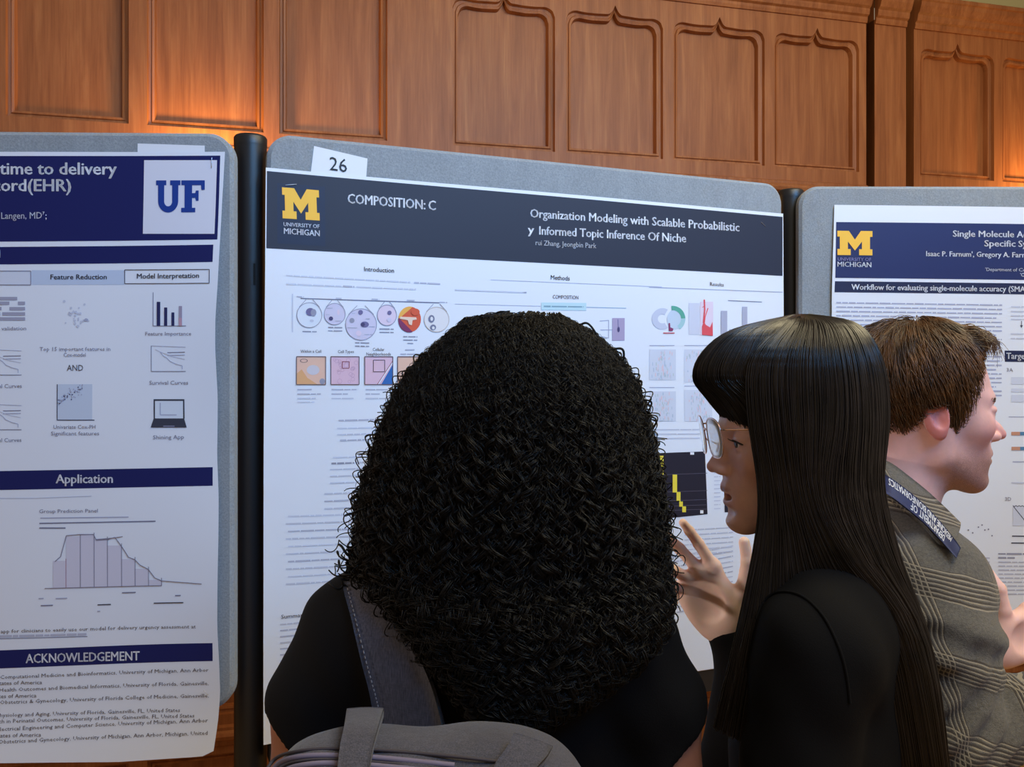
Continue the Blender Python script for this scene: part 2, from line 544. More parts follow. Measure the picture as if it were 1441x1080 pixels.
class Sheet:
    """a printed sheet pinned on a board: its prints are laid on its own surface"""
    def __init__(self, root, plane, off, wobble):
        self.root, self.plane, self.off, self.wobble = root, plane, off, wobble
        self.parts = {}
    def map(self, pts, layer):
        pts = np.asarray(pts, float).reshape(-1, 2)
        P = self.plane.px(pts[:, 0], pts[:, 1], self.off)
        w = self.wobble(pts[:, 0], pts[:, 1]) + layer * 0.00035
        return P + self.plane.n[None] * w[:, None]
    def add(self, part, pts, faces, mat, layer=1):
        d = self.parts.setdefault(part, dict(V=[], X=[], L=[], C=[], M=[], mats=[], n=0))
        if mat not in d['mats']:
            d['mats'].append(mat)
        mi = d['mats'].index(mat)
        V = self.map(pts, layer)
        for f in faces:
            d['L'].extend([i + d['n'] for i in f]); d['C'].append(len(f)); d['M'].append(mi)
        d['V'].append(V); d['X'].append(np.asarray(pts, float).reshape(-1, 2)); d['n'] += len(V)
    def quad(self, part, a, b, c, d, mat, layer=1, nx=1, ny=1):
        """a top left, b top right, c bottom right, d bottom left"""
        a, b, c, d = map(np.array, (a, b, c, d))
        pts = [(a * (1 - u) + b * u) * (1 - v) + (d * (1 - u) + c * u) * v for v in np.linspace(0, 1, ny + 1) for u in np.linspace(0, 1, nx + 1)]
        W = nx + 1
        self.add(part, pts, [(j * W + i, (j + 1) * W + i, (j + 1) * W + i + 1, j * W + i + 1) for j in range(ny) for i in range(nx)], mat, layer)
    def rect(self, part, x0, y0, x1, y1, mat, layer=1, sl=0.0):
        dx = (x1 - x0) * sl
        self.quad(part, (x0, y0), (x1, y0 + dx), (x1, y1 + dx), (x0, y1), mat, layer, max(1, int((x1 - x0) / 30)), max(1, int((y1 - y0) / 30)))
    def line(self, part, pts, w, mat, layer=2):
        pts = [np.array(p, float) for p in pts]
        for a, b in zip(pts[:-1], pts[1:]):
            t = (b - a) / (np.linalg.norm(b - a) + 1e-9)
            n = np.array([-t[1], t[0]]) * w / 2
            k = max(1, int(np.linalg.norm(b - a) / 30))
            self.quad(part, a - n, b - n, b + n, a + n, mat, layer, k, 1)
    def frame(self, part, x0, y0, x1, y1, w, mat, layer=3, sl=0.0):
        d = (x1 - x0) * sl
        self.line(part, [(x0, y0), (x1, y0 + d), (x1, y1 + d), (x0, y1), (x0, y0)], w, mat, layer)
    def poly(self, part, pts, mat, layer=2):
        self.add(part, pts, [tuple(range(len(pts)))[::-1]], mat, layer)
    def disc(self, part, cx, cy, rx, ry, mat, layer=2, n=28, a0=0, a1=360):
        full = abs(a1 - a0) >= 360
        pts = [(cx + rx * math.cos(math.radians(a0 + (a1 - a0) * i / n)), cy + ry * math.sin(math.radians(a0 + (a1 - a0) * i / n))) for i in range(n if full else n + 1)]
        self.poly(part, pts, mat, layer)
    def arc(self, part, cx, cy, r0, r1, a0, a1, mat, layer=2, n=28, ry=1.0):
        pts = []
        for i in range(n + 1):
            a = math.radians(a0 + (a1 - a0) * i / n)
            for r in (r0, r1):
                pts.append((cx + r * math.cos(a), cy + r * ry * math.sin(a)))
        self.add(part, pts, [(2 * i, 2 * i + 1, 2 * i + 3, 2 * i + 2) for i in range(n)], mat, layer)
    def text(self, part, txt, p0, p1, cap, mat, bold=0.0, layer=3):
        V, Fc = glyphs(txt, bold)
        if not len(V):
            return
        x0, x1 = V[:, 0].min(), V[:, 0].max()
        u = (V[:, 0] - x0) / (x1 - x0)
        p0, p1 = np.array(p0, float), np.array(p1, float)
        base = p0[None] * (1 - u)[:, None] + p1[None] * u[:, None]
        pts = base - np.stack([np.zeros_like(u), V[:, 1] / CAP * cap], -1)
        self.add(part, pts, Fc, mat, layer)
    def greek(self, part, p0, p1, h, mat, layer=2, gap=1.3, wmin=5, wmax=22):
        """an unreadably small line of print: word-long dashes"""
        mat = GREEK.get(mat.name, mat); h *= 0.85
        p0, p1 = np.array(p0, float), np.array(p1, float)
        Ln = np.linalg.norm(p1 - p0); t = (p1 - p0) / Ln
        x = 0.0
        while x < Ln:
            w = min(random.uniform(wmin, wmax), Ln - x)
            a, b = p0 + t * x, p0 + t * (x + w)
            k = random.uniform(0.8, 1.1) * h / 2
            self.quad(part, a - (0, k), b - (0, k), b + (0, k), a + (0, k), mat, layer)
            x += w + gap
    def paper(self, left, right, top, bottom, nu=40, nv=40, mat=None, name='paper_sheet'):
        """Coons patch between four pixel polylines"""
        def poly(pl):
            pl = np.array(pl, float)
            d = np.concatenate([[0], np.cumsum(np.linalg.norm(np.diff(pl, axis=0), axis=1))]); d /= d[-1]
            return lambda t: np.stack([np.interp(t, d, pl[:, 0]), np.interp(t, d, pl[:, 1])], -1)
        Lf, Rt, Tp, Bt = map(poly, (left, right, top, bottom))
        us, vs = np.linspace(0, 1, nu + 1), np.linspace(0, 1, nv + 1)
        G = np.zeros((nv + 1, nu + 1, 2))
        l, r, t, b = Lf(vs), Rt(vs), Tp(us), Bt(us)
        for j, v in enumerate(vs):
            for i, u in enumerate(us):
                G[j, i] = (1 - u) * l[j] + u * r[j] + (1 - v) * t[i] + v * b[i] - ((1 - u) * (1 - v) * t[0] + u * (1 - v) * t[-1] + (1 - u) * v * b[0] + u * v * b[-1])
        P = self.map(G.reshape(-1, 2), 0)
        B = P - self.plane.n[None] * 0.0003
        W = nu + 1
        n = len(P)
        Fc = [(j * W + i, (j + 1) * W + i, (j + 1) * W + i + 1, j * W + i + 1) for j in range(nv) for i in range(nu)]
        Fb = [tuple(k + n for k in f[::-1]) for f in Fc]
        quads(name, np.concatenate([P, B]), Fc + Fb, [mat or PAPER], self.root, smooth=True)
    def build(self, gap=9.0):
        """one mesh per printed block: pieces of a part that lie apart on the sheet become parts of their own"""
        for name, d in self.parts.items():
            V = np.concatenate(d['V']); X = np.concatenate(d['X']); st = np.concatenate([[0], np.cumsum(d['C'])]); L = np.array(d['L'])
            n = len(d['C'])
            lo = np.minimum.reduceat(X[L], st[:-1], 0); hi = np.maximum.reduceat(X[L], st[:-1], 0)
            g = np.arange(n)
            order = np.argsort(lo[:, 1])
            def find(i):
                while g[i] != i:
                    g[i] = g[g[i]]; i = g[i]
                return i
            done = np.zeros(n, bool)
            for k in range(n):
                near = np.where((lo[:, 0] < hi[k, 0] + gap) & (hi[:, 0] > lo[k, 0] - gap) & (lo[:, 1] < hi[k, 1] + gap) & (hi[:, 1] > lo[k, 1] - gap))[0]
                rk = find(k)
                for j in near:
                    rj = find(j)
                    if rj != rk:
                        g[rj] = rk
            roots = np.array([find(i) for i in range(n)])
            for r in dict.fromkeys(roots.tolist()):
                fs = np.where(roots == r)[0]
                li = np.concatenate([L[st[i]:st[i + 1]] for i in fs])
                u, inv = np.unique(li, return_inverse=True)
                used = sorted(set(d['M'][i] for i in fs))
                link(name, np_mesh(name, V[u], inv, [d['C'][i] for i in fs], [d['mats'][m] for m in used], False, [used.index(d['M'][i]) for i in fs]), self.root)

BLOCK_M = [(0, 1), (.33, 1), (.5, .64), (.67, 1), (1, 1), (1, .76), (.93, .76), (.93, .25), (1, .25), (1, 0), (.62, 0), (.62, .25), (.70, .25), (.70, .56), (.5, .19), (.30, .56), (.30, .25), (.38, .25), (.38, 0), (0, 0), (0, .25), (.07, .25), (.07, .76), (0, .76)]
def block_m(sh, part, tl, tr, br, bl, mat):
    tl, tr, br, bl = map(np.array, (tl, tr, br, bl))
    sh.poly(part, [(tl * (1 - x) + tr * x) * y + (bl * (1 - x) + br * x) * (1 - y) for x, y in BLOCK_M], mat, 4)

WHITE = ink('white', (232, 234, 244)); MAIZE = ink('maize', (246, 190, 66)); NAVY = ink('navy', (16, 26, 88)); SLATE = ink('slate', (44, 47, 63))
INDIGO = ink('indigo', (36, 43, 92)); TXT = ink('dark_text', (66, 68, 88)); MID = ink('mid_text', (120, 122, 148)); PALE = ink('pale_text', (168, 172, 198)); FAINT = ink('faint_text', (196, 200, 220))
GREEK = {'print_dark_text': ink('small_dark', (148, 150, 170)), 'print_mid_text': ink('small_mid', (182, 184, 204)), 'print_pale_text': ink('small_pale', (198, 201, 219)), 'print_faint_text': ink('small_faint', (206, 210, 228)), 'print_para_text': ink('small_para', (170, 174, 202))}
BLUE = ink('gator_blue', (22, 58, 140)); BOX = ink('logo_box', (216, 216, 230)); BROWN = ink('brown_text', (84, 76, 84))

# ---- navy poster on the first board
root = thing('research_poster', 'white research poster with navy banners and the blue UF letters in a white square', 'poster', PL_L.pt(-0.6, 0.9), 'research posters pinned to the boards')
def wob_l(x, y):
    e = np.clip((x - 150) / 165.0, 0, 1)
    return 0.002 + 0.0012 * np.sin(x / 70 + y / 120) + e ** 2 * (0.006 + 0.005 * np.sin(y / 62.0 + 0.6)) * np.clip((y - 230) / 120.0, 0, 1) + 0.010 * np.clip((y - 960) / 110.0, 0, 1) ** 2
sh = Sheet(root, PL_L, 0.003, wob_l)
sh.paper([(-700, 214), (-700, 1074)], [(317, 214), (313, 290), (309, 400), (306, 450), (305.5, 490), (308, 560), (306, 640), (308.5, 700), (309, 760), (308, 880), (310, 930), (311, 975), (308, 1015), (303, 1054)],
         [(-700, 214), (0, 214.3), (317, 214)], [(-700, 1074), (0, 1070.5), (169, 1069.5), (287, 1061.5), (303, 1054)], 60, 60)
sh.quad('header_band', (-680, 222), (310.5, 219.5), (307.5, 338), (-680, 346), NAVY, 1, 40, 5)
sh.text('title_text', 'time to delivery', (1, 246), (165, 246), 16.5, WHITE, 0.015)
sh.text('title_text', 'cord(EHR)', (-8, 269.5), (101, 269.5), 16.5, WHITE, 0.015)
sh.text('author_text', 'S Langen, MD', (-6, 308.8), (60, 308), 9, WHITE, 0.004)
sh.text('author_text', '7', (60.8, 302.5), (63.6, 302.5), 4, WHITE)
sh.text('author_text', ';', (65, 308.5), (66.5, 308.5), 9, WHITE)
sh.quad('logo_panel', (203.3, 225.8), (306, 226), (303.3, 330), (201.7, 329.4), BOX, 2, 5, 5)
def slab_u(x0, y0, x1, y1, mat):
    w, h = x1 - x0, y1 - y0
    pts = [(0, 1), (.42, 1), (.42, .85), (.335, .85), (.335, .36)]
    pts += [(.5 - .165 * math.cos(math.radians(a)), .34 - .165 * math.sin(math.radians(a)) * 0.9) for a in range(10, 180, 20)]
    pts += [(.665, .36), (.665, .85), (.58, .85), (.58, 1), (1, 1), (1, .85), (.915, .85), (.915, .36)]
    pts += [(.5 + .415 * math.cos(math.radians(a)), .36 - .36 * math.sin(math.radians(a))) for a in range(10, 180, 10)]
    pts += [(.085, .36), (.085, .85), (0, .85)]
    sh.poly('logo', [(x0 + w * x, y1 - h * y) for x, y in pts], mat, 4)
slab_u(220.3, 254.4, 254.6, 299.6, BLUE)
fx = [(0, 1), (1, 1), (1, .70), (.86, .70), (.84, .85), (.46, .85), (.46, .60), (.60, .60), (.62, .68), (.74, .68), (.74, .36), (.62, .36), (.60, .45), (.46, .45), (.46, .14), (.60, .14), (.60, 0), (0, 0), (0, .14), (.14, .14), (.14, .85), (0, .85)]
sh.poly('logo', [(256 + 33 * x, 299.4 - 45 * y) for x, y in fx], BLUE, 4)
sh.quad('section_banner', (-680, 354), (302, 345.3), (301.4, 369.7), (-680, 379), NAVY, 1, 40, 2)
sh.text('banner_text', 'd', (-7, 363), (1.5, 363), 11, WHITE, 0.014)
TAB = ink('tab_blue', (190, 202, 226))
sh.rect('column_tab_print', -160, 381.8, 44.2, 401.3, ink('tab_pale', (210, 214, 230)), 1)
sh.frame('column_tab_print', -160, 381.8, 44.2, 401.3, 0.9, MID)
sh.rect('column_tab_print', 45.5, 380.6, 175.4, 401, TAB, 1)
sh.frame('column_tab_print', 176.3, 380.2, 297, 399.6, 1.0, TXT)
sh.text('column_text', 'Feature Reduction', (71.7, 393.5), (151, 393.3), 6.8, TXT, 0.012)
sh.text('column_text', 'Model Interpretation', (193.6, 392.5), (282.5, 391.9), 6.8, TXT, 0.012)
GB = ink('grey_block', (160, 160, 182))
for y, a, b in ((420.5, -60, 25), (427, -60, 14), (427, 26, 36), (434.7, -60, 3), (434.7, 14, 36), (442, 4, 36), (442, -60, 1), (449, -60, 36)):
    sh.rect('workflow_print', a, y - 2.3, b, y + 2.3, GB, 2)
sh.text('caption_text', 'validation', (3, 465.2), (37.5, 464.8), 5, MID)
for i in range(26):
    sh.disc('workflow_print', random.gauss(108, 9), random.gauss(447, 9), *(random.uniform(1, 2.2),) * 2, FAINT, 2, 10)
sh.disc('workflow_print', 122, 450.5, 3, 2.2, PALE, 3, 10)
BN = ink('bar_navy', (38, 44, 92)); BG = ink('bar_grey', (158, 148, 170)); BP = ink('bar_pink', (190, 150, 168))
sh.line('bar_chart_print', [(216.8, 412), (216.8, 459.2), (264, 459.2)], 0.9, MID)
for a, b, t, m in ((222.2, 227.2, 425.3, BN), (232.8, 237.2, 433.3, BN), (243.3, 247.4, 440.3, BN), (253.9, 258.4, 431.4, BG)):
    sh.rect('bar_chart_print', a, t, b, 459, m, 3)
sh.rect('bar_chart_print', 253.9, 448, 258.4, 459, BP, 4)
sh.text('caption_text', 'Feature Importance', (206, 472.5), (271.5, 472.5), 5, MID)
sh.text('caption_text', 'Top 15 important features in', (56.4, 494.2), (156.4, 494), 5.4, MID)
sh.text('caption_text', 'Cox-model', (90.3, 502.4), (121.4, 502.2), 5.4, MID)
sh.text('caption_text', 'AND', (95, 522), (117.8, 522), 8.2, TXT)
sh.rect('scatter_plot_print', 81, 541, 130.6, 591, ink('plot_blue', (196, 206, 226)), 1)
sh.line('scatter_plot_print', [(81.2, 541), (81.2, 591.4), (134, 591.4)], 1.2, TXT)
for i in range(70):
    x = random.uniform(83, 118); y = 566 - (x - 83) * 0.62 + random.gauss(0, 4)
    sh.disc('scatter_plot_print', x, y, 0.9, 0.9, PALE if i % 5 else BN, 3, 6)
sh.text('caption_text', 'Univariate Cox-PH', (76.4, 603.6), (135.6, 603.4), 5.2, MID)
sh.text('caption_text', 'Significant features', (72.8, 612.8), (140.8, 612.6), 5.2, MID)
def survival(x0, y0, s=1.0):
    sh.line('survival_plot_print', [(x0, y0 - 36 * s), (x0, y0), (x0 + 49 * s, y0)], 0.9, MID)
    sh.line('survival_plot_print', [(x0 + 13 * s, y0 - 27 * s), (x0 + 17 * s, y0 - 22 * s), (x0 + 22 * s, y0 - 19 * s), (x0 + 27 * s, y0 - 14 * s), (x0 + 36 * s, y0 - 10 * s), (x0 + 44 * s, y0 - 8 * s), (x0 + 44 * s, y0 - 3 * s)], 0.9, PALE)
    sh.line('survival_plot_print', [(x0 + 6 * s, y0 - 31 * s), (x0 + 14 * s, y0 - 27 * s), (x0 + 30 * s, y0 - 21 * s), (x0 + 48 * s, y0 - 17 * s)], 0.8, FAINT)
    sh.line('survival_plot_print', [(x0 + 23 * s, y0 - 26.5 * s), (x0 + 48 * s, y0 - 27 * s)], 1.0, MID)
    sh.line('survival_plot_print', [(x0 + 23 * s, y0 - 22.5 * s), (x0 + 48 * s, y0 - 23 * s)], 1.0, PALE)
    sh.line('survival_plot_print', [(x0, y0 - 36 * s), (x0 + 49 * s, y0 - 34 * s)], 0.7, PALE)
survival(214.3, 523)
sh.text('caption_text', 'Survival Curves', (211.7, 541.6), (266.7, 541.4), 5.4, MID)
survival(-18, 528); survival(-18, 605)
sh.text('caption_text', 'al Curves', (-1, 546.4), (31.4, 546), 5.4, MID)
sh.text('caption_text', 'al Curves', (-1, 622.4), (31, 622), 5.4, MID)
LAP = ink('laptop_grey', (58, 62, 78))
sh.rect('laptop_print', 217.5, 562, 261, 589.5, LAP, 2)
sh.rect('laptop_print', 219.5, 564.5, 259, 589, ink('laptop_screen', (214, 222, 236)), 3)
sh.line('laptop_print', [(227, 567), (227, 584), (250, 584)], 1.2, PALE, 4)
sh.quad('laptop_print', (217.5, 589.5), (260.5, 589.5), (264, 601.7), (213.3, 601.7), LAP, 3)
sh.rect('laptop_print', 231, 599, 247, 601, MID, 4)
sh.text('caption_text', 'Shining App', (216.7, 618.2), (260, 617.6), 5.4, MID)
sh.quad('section_banner', (-680, 676), (300, 657.5), (300, 683.6), (-680, 704), NAVY, 1, 40, 2)
sh.text('banner_text', 'Application', (79.7, 680), (160.3, 679.4), 12, WHITE, 0.015)
sh.line('body_text', [(0, 701.3), (53, 701), (130, 698)], 1.0, FAINT)
sh.text('caption_text', 'Group Prediction Panel', (56.7, 722), (139, 721), 5, MID)
sh.line('body_text', [(58, 729), (182, 727.6)], 1.4, PALE)
sh.line('body_text', [(56.7, 736.5), (220, 733.4)], 1.6, MID)
sh.line('body_text', [(56.7, 743), (93.6, 743)], 1.8, MID)
HL = ink('histogram_lilac', (206, 203, 221)); HLN = ink('histogram_line', (128, 124, 146)); HR = ink('histogram_rose', (176, 132, 156))
hx = [76, 94.4, 114.5, 133.7, 152.4, 172.2, 191.2, 210.2, 228.6]
curve = [(79, 790), (87, 783), (95, 753.5), (114, 752), (133, 752), (137, 760), (153, 759), (163, 756), (172.5, 769), (182, 784), (191, 787.5), (198, 795), (210, 801), (219, 813), (229, 817), (264, 819.3), (286, 820.6)]
cy = lambda x: float(np.interp(x, [p[0] for p in curve], [p[1] for p in curve]))
by = lambda x: 827.8 - (x - 64.6) * 0.026
for a, b in zip(hx[:-1], hx[1:]):
    sh.quad('histogram_print', (a, max(cy(a), cy(b)) - 1), (b, max(cy(a), cy(b)) - 1), (b, by(b)), (a, by(a)), HL, 2)
    sh.line('histogram_print', [(b, max(cy(a), cy(b)) - 4), (b, by(b))], 0.9, HLN if b != 94.4 else HR, 3)
sh.line('histogram_print', curve, 1.1, HLN, 4)
sh.line('histogram_print', [(64.6, 827.8), (229, 823.6)], 1.0, HLN, 4)
sh.line('histogram_print', [(137, 759), (160, 757), (174, 755)], 1.0, HLN, 4)
for a, b, y, m in ((172.7, 192, 834, MID), (248, 256, 837.5, MID), (217.6, 259.7, 848.5, TXT), (138.5, 157, 851, TXT), (59, 76, 852, MID), (138, 142, 860, PALE), (56, 63, 842, PALE), (80, 96, 842, PALE)):
    sh.line('histogram_print', [(a, y), (b, y - (b - a) * 0.03)], 1.5, m, 3)
sh.text('body_text', 's app for clinicians to easily use our model for delivery urgency assessment at', (-3, 890.8), (277.4, 883), 5, BROWN)
sh.greek('body_text', (-2, 895.3), (124, 892.3), 3.6, MID)
sh.line('body_text', [(-2, 898.6), (124, 895.6)], 0.9, MID)
sh.quad('section_banner', (-680, 941), (301, 903.5), (301, 929), (-680, 966), NAVY, 1, 40, 2)
sh.text('banner_text', 'ACKNOWLEDGEMENT', (37.7, 932.6), (197.3, 929), 12.5, WHITE, 0.014)
for s, x0, y0, x1, y1 in (('Computational Medicine and Bioinformatics, University of Michigan, Ann Arbor', 2, 955, 295, 944.2), ('States of America', -3, 963.5, 60.6, 962.3), ('Health Outcomes and Biomedical Informatics, University of Florida, Gainesville,', 1, 973, 295, 963), ('tes of America', 0, 981.8, 52.7, 980.8), ('Obstetrics & Gynecology, University of Florida College of Medicine, Gainesville,', 2, 990.2, 295, 980.5), ('Physiology and Aging, University of Florida, Gainesville, FL, United States', -2, 1008.2, 254.5, 1001.1), ('rch in Perinatal Outcomes, University of Florida, Gainesville, FL, United States', -2, 1016.6, 274.8, 1008.6), ('Electrical Engineering and Computer Science, University of Michigan, Ann Arbor', -1, 1027.2, 294, 1014.9), ('States of America', -3, 1035.9, 60.6, 1034.8), ('Obstetrics and Gynecology, University of Michigan, Ann Arbor, Michigan, United', 2, 1044.3, 294, 1032)):
    sh.text('acknowledgement_text', s, (x0, y0), (x1, y1), 5.2, BROWN)
sh.build()

# ---- dark headed poster on the middle board
root = thing('research_poster', 'white research poster with dark slate header and composition title beside a yellow block M', 'poster', PL_M.pt(0.6, 0.9), 'research posters pinned to the boards')
def wob_m(x, y):
    return 0.002 + 0.0016 * np.sin(x / 85.0 - y / 150) + 0.0012 * np.sin(y / 66.0 + x / 300) + 0.004 * np.clip((y - 900) / 150.0, 0, 1) ** 2
sh = Sheet(root, PL_M, 0.003, wob_m)
sh.paper([(374, 236), (372.5, 400), (371, 620), (370.5, 900), (370.5, 1048)], [(1101.5, 301), (1103, 450), (1102, 700), (1099, 927)], [(374, 236), (1101.5, 301)], [(370.5, 1048), (690, 990), (1099, 927)], 50, 50)
sh.quad('header_band', (375.5, 241), (1100.5, 305.5), (1100.8, 388.6), (374.5, 350), SLATE, 1, 30, 5)
sh.quad('logo_panel', (390, 258), (457, 263), (457.5, 347), (390, 343), ink('logo_slate', (38, 46, 70)), 2, 3, 3)
block_m(sh, 'logo', (396.5, 264), (448.4, 268.2), (449.6, 311), (397.3, 307.8), MAIZE)
sh.text('logo_text', 'UNIVERSITY OF', (398.6, 318.6), (449.3, 321.8), 5.2, WHITE, 0.010, 4)
sh.text('logo_text', 'MICHIGAN', (399, 329.4), (449.6, 333), 8, WHITE, 0.014, 4)
sh.text('title_text', 'COMPOSITION:', (489, 286), (598.5, 295), 13, WHITE, 0.016)
sh.text('title_text', 'C', (602.5, 295.5), (613, 296.2), 13, WHITE, 0.016)
sh.text('title_text', 'Organization Modeling with Scalable Probabilistic', (745, 306.3), (1039.5, 326), 11.5, WHITE, 0.015)
sh.text('title_text', 'y', (741.5, 329), (750.5, 329.6), 11.5, WHITE, 0.015)
sh.text('title_text', 'Informed Topic Inference Of Niche', (757.5, 330.6), (964, 341.6), 11.5, WHITE, 0.015)
sh.text('author_text', 'rui Zhang, Jeongbin Park', (752.5, 345.4), (837.5, 350), 7, WHITE, 0.004)
sh.text('heading_text', 'Introduction', (512, 382), (554, 384.2), 6.2, TXT, 0.006)
sh.greek('body_text', (402, 388), (577, 397.5), 2.6, FAINT); sh.greek('body_text', (582.5, 398), (619, 400), 2.6, MID)
sh.greek('body_text', (402, 400), (480, 403.2), 2.6, FAINT); sh.greek('body_text', (482, 403.2), (498, 404), 2.6, MID); sh.greek('body_text', (501, 404), (585, 407.5), 2.6, FAINT)
D = 'cell_diagram_print'
sh.line(D, [(422.5, 420.4), (520, 423.5), (618, 426.4)], 1.3, MID)
sh.line(D, [(411, 414), (411, 468)], 1.6, FAINT)
for x0, x1, y in ((417, 427, 417.8), (472, 480, 420.2), (522.5, 533, 421.3), (572, 583, 422.8), (618, 629, 425.5)):
    sh.greek(D, (x0, y), (x1, y + 0.4), 1.8, MID)
LAV = ink('cell_lavender', (208, 202, 226)); LAVP = ink('cell_pale', (218, 224, 238)); RIM = ink('cell_rim', (150, 150, 172)); VIO = ink('cell_violet', (112, 106, 150)); VID = ink('cell_dark', (76, 70, 112)); PNK = ink('cell_pink', (222, 204, 224)); CRM = ink('cell_cream', (226, 222, 226))
def cell(cx, cy, rx, ry, fill, rim=RIM):
    sh.disc(D, cx, cy, rx, ry, fill, 2); sh.arc(D, cx, cy, rx - 0.9, rx, 0, 360, rim, 3, 32, ry / rx)
    for sgn in (-1, 1):
        sh.line(D, [(cx + sgn * rx * 0.8, cy - ry * 0.62), (cx + sgn * rx * 0.25, cy - ry - 4)], 0.8, RIM, 3)
cell(434.7, 444, 18, 18, LAVP); sh.disc(D, 436, 439.5, 6.3, 5.6, VIO, 4, 14); sh.disc(D, 440.5, 440.5, 4, 5.2, RIM, 5, 14); sh.disc(D, 438, 452, 3, 2, FAINT, 4, 10)
cell(470.3, 442.5, 15.3, 15.5, LAV); sh.disc(D, 465, 448.8, 3, 3, VID, 4, 12); sh.disc(D, 475.5, 440, 2, 4, PNK, 4, 10)
cell(507.5, 457, 22.3, 22.5, LAV); sh.disc(D, 506.7, 440, 3.4, 3.4, VIO, 4, 12); sh.disc(D, 512.5, 457, 6, 4.2, VIO, 4, 14); sh.disc(D, 510, 457, 2.8, 2.8, VID, 5, 12); sh.disc(D, 504, 469.5, 4, 4, PNK, 4, 12); sh.disc(D, 494.5, 451.5, 3.6, 3.6, RIM, 4, 12)
cell(544, 444, 14, 15, PNK); sh.disc(D, 547.5, 440.5, 3, 3, VIO, 4, 12); sh.disc(D, 547, 450.5, 3.2, 3, LAV, 4, 12)
for x0, x1, y in ((459, 468, 434), (458, 463, 443.3), (471, 480, 452), (494, 501, 441.5), (514, 520, 449), (488, 502, 461.5), (512, 524, 471), (519, 527, 460)):
    sh.greek(D, (x0, y), (x1, y), 1.3, MID, 4)
sh.disc(D, 576, 449.7, 16, 18, ink('tissue_orange', (216, 92, 62)), 2)
sh.disc(D, 576, 449.7, 16, 18, ink('tissue_yellow', (238, 176, 84)), 3, 20, 180, 285)
sh.disc(D, 576, 450.5, 16, 17.5, ink('tissue_plum', (128, 54, 96)), 4, 20, 75, 190)
sh.poly(D, [(563, 446), (585, 447), (586, 450), (580, 451), (579, 458), (575, 457), (573, 451), (562, 449)], ink('tissue_white', (236, 208, 190)), 5)
sh.disc(D, 584, 439.5, 6, 5, ink('tissue_orange', (216, 92, 62)), 5, 14)
cell(614, 450, 18, 18, CRM, ink('cell_tan', (196, 180, 172))); sh.disc(D, 606.7, 449, 4.4, 5.4, MID, 4, 14); sh.disc(D, 606.9, 449, 2, 3, CRM, 5, 12); sh.disc(D, 609, 461, 4.2, 4, MID, 4, 14); sh.disc(D, 609.2, 461.8, 2, 2.2, CRM, 5, 12)
for cx, y, n in ((435, 467, 1), (471, 461.2, 2), (509, 482.8, 2), (543.5, 463.2, 2), (577, 474, 3)):
    for k in range(n):
        w = 10 if k < 2 else 4
        sh.greek('caption_text', (cx - w, y + k * 4.7), (cx + w, y + k * 4.7 + 0.3), 2.0, TXT)
sh.text('caption_text', 'Within a Cell', (422.5, 496.8), (451.5, 496.8), 4.2, TXT)
sh.text('caption_text', 'Cell Types', (475, 497.2), (497.5, 497.2), 4.2, TXT)
sh.text('caption_text', 'Cellular', (524, 494.2), (540.5, 494.2), 4.2, TXT)
sh.text('caption_text', 'Neighborhoods', (515, 500.6), (549.5, 500.6), 4.2, TXT)
sh.greek('caption_text', (570, 492.5), (583, 492.5), 2.2, MID); sh.greek('caption_text', (563, 498.5), (590, 498.5), 2.2, MID)
T_ = 'tissue_tile_print'
PEACH = ink('tile_peach', (228, 186, 166)); ROSE = ink('tile_rose', (222, 186, 204)); TOR = ink('tile_orange', (222, 168, 120)); TGR = ink('tile_grey', (204, 198, 208)); TOUT = ink('tile_outline', (96, 80, 92))
for x0, x1, m in ((416.7, 457.6, PEACH), (465, 504.7, ROSE), (512.7, 552.2, ROSE), (559, 599, PEACH)):
    sh.rect(T_, x0, 502.2, x1, 541.4, m, 2); sh.frame(T_, x0, 502.2, x1, 541.4, 1.0, TOUT, 5)
sh.poly(T_, [(417, 541), (417, 526), (424, 520), (432, 532), (446, 541)], TOR, 3)
sh.disc(T_, 440, 521, 9, 7, TGR, 3, 18); sh.arc(T_, 427, 508, 4.4, 5.4, 0, 360, TOUT, 4, 20, 0.5); sh.disc(T_, 453, 537, 4, 4.2, RIM, 3, 12)
sh.frame(T_, 481, 509.2, 490.6, 518.4, 0.9, ink('tile_red', (150, 62, 66)), 4)
for i in range(22):
    x, y, r = random.uniform(469, 501), random.uniform(506, 538), random.uniform(1.6, 3.4)
    sh.arc(T_, x, y, r - 0.35, r, 0, 360, ink('tile_mauve', (190, 150, 178)), 3, 12)
sh.frame(T_, 524.8, 507, 540.8, 523.4, 0.9, TOUT, 4)
sh.poly(T_, [(552, 513.5), (552, 541.2), (536, 541.2)], ink('tile_blue', (52, 104, 178)), 3)
sh.line(T_, [(551.6, 511), (532, 541)], 1.2, WHITE, 4)
sh.line(T_, [(551.8, 508.6), (530.5, 541)], 0.7, ink('tile_red', (150, 62, 66)), 4)
for x0, lens in ((418, (21, 33, 26)), (466, (37, 23, 31)), (514, (40, 20, 36))):
    for k, Ln in enumerate(lens):
        sh.greek('body_text', (x0, 548.5 + k * 6.2), (x0 + Ln, 548.5 + k * 6.2), 2.2, MID if k < 2 else PALE)
sh.greek('body_text', (418, 566), (442, 566), 2.2, FAINT)
sh.greek('body_text', (476, 592), (560, 590), 3.0, MID); sh.greek('body_text', (474, 603), (560, 601), 2.4, FAINT); sh.greek('body_text', (474, 612), (560, 609.5), 2.4, PALE); sh.greek('body_text', (478, 620), (550, 618), 3.0, MID)
sh.greek('body_text', (468, 644), (560, 641), 2.4, FAINT); sh.greek('body_text', (466, 652.5), (498, 651.5), 2.8, TXT); sh.greek('body_text', (500, 651.2), (560, 649), 2.4, PALE)
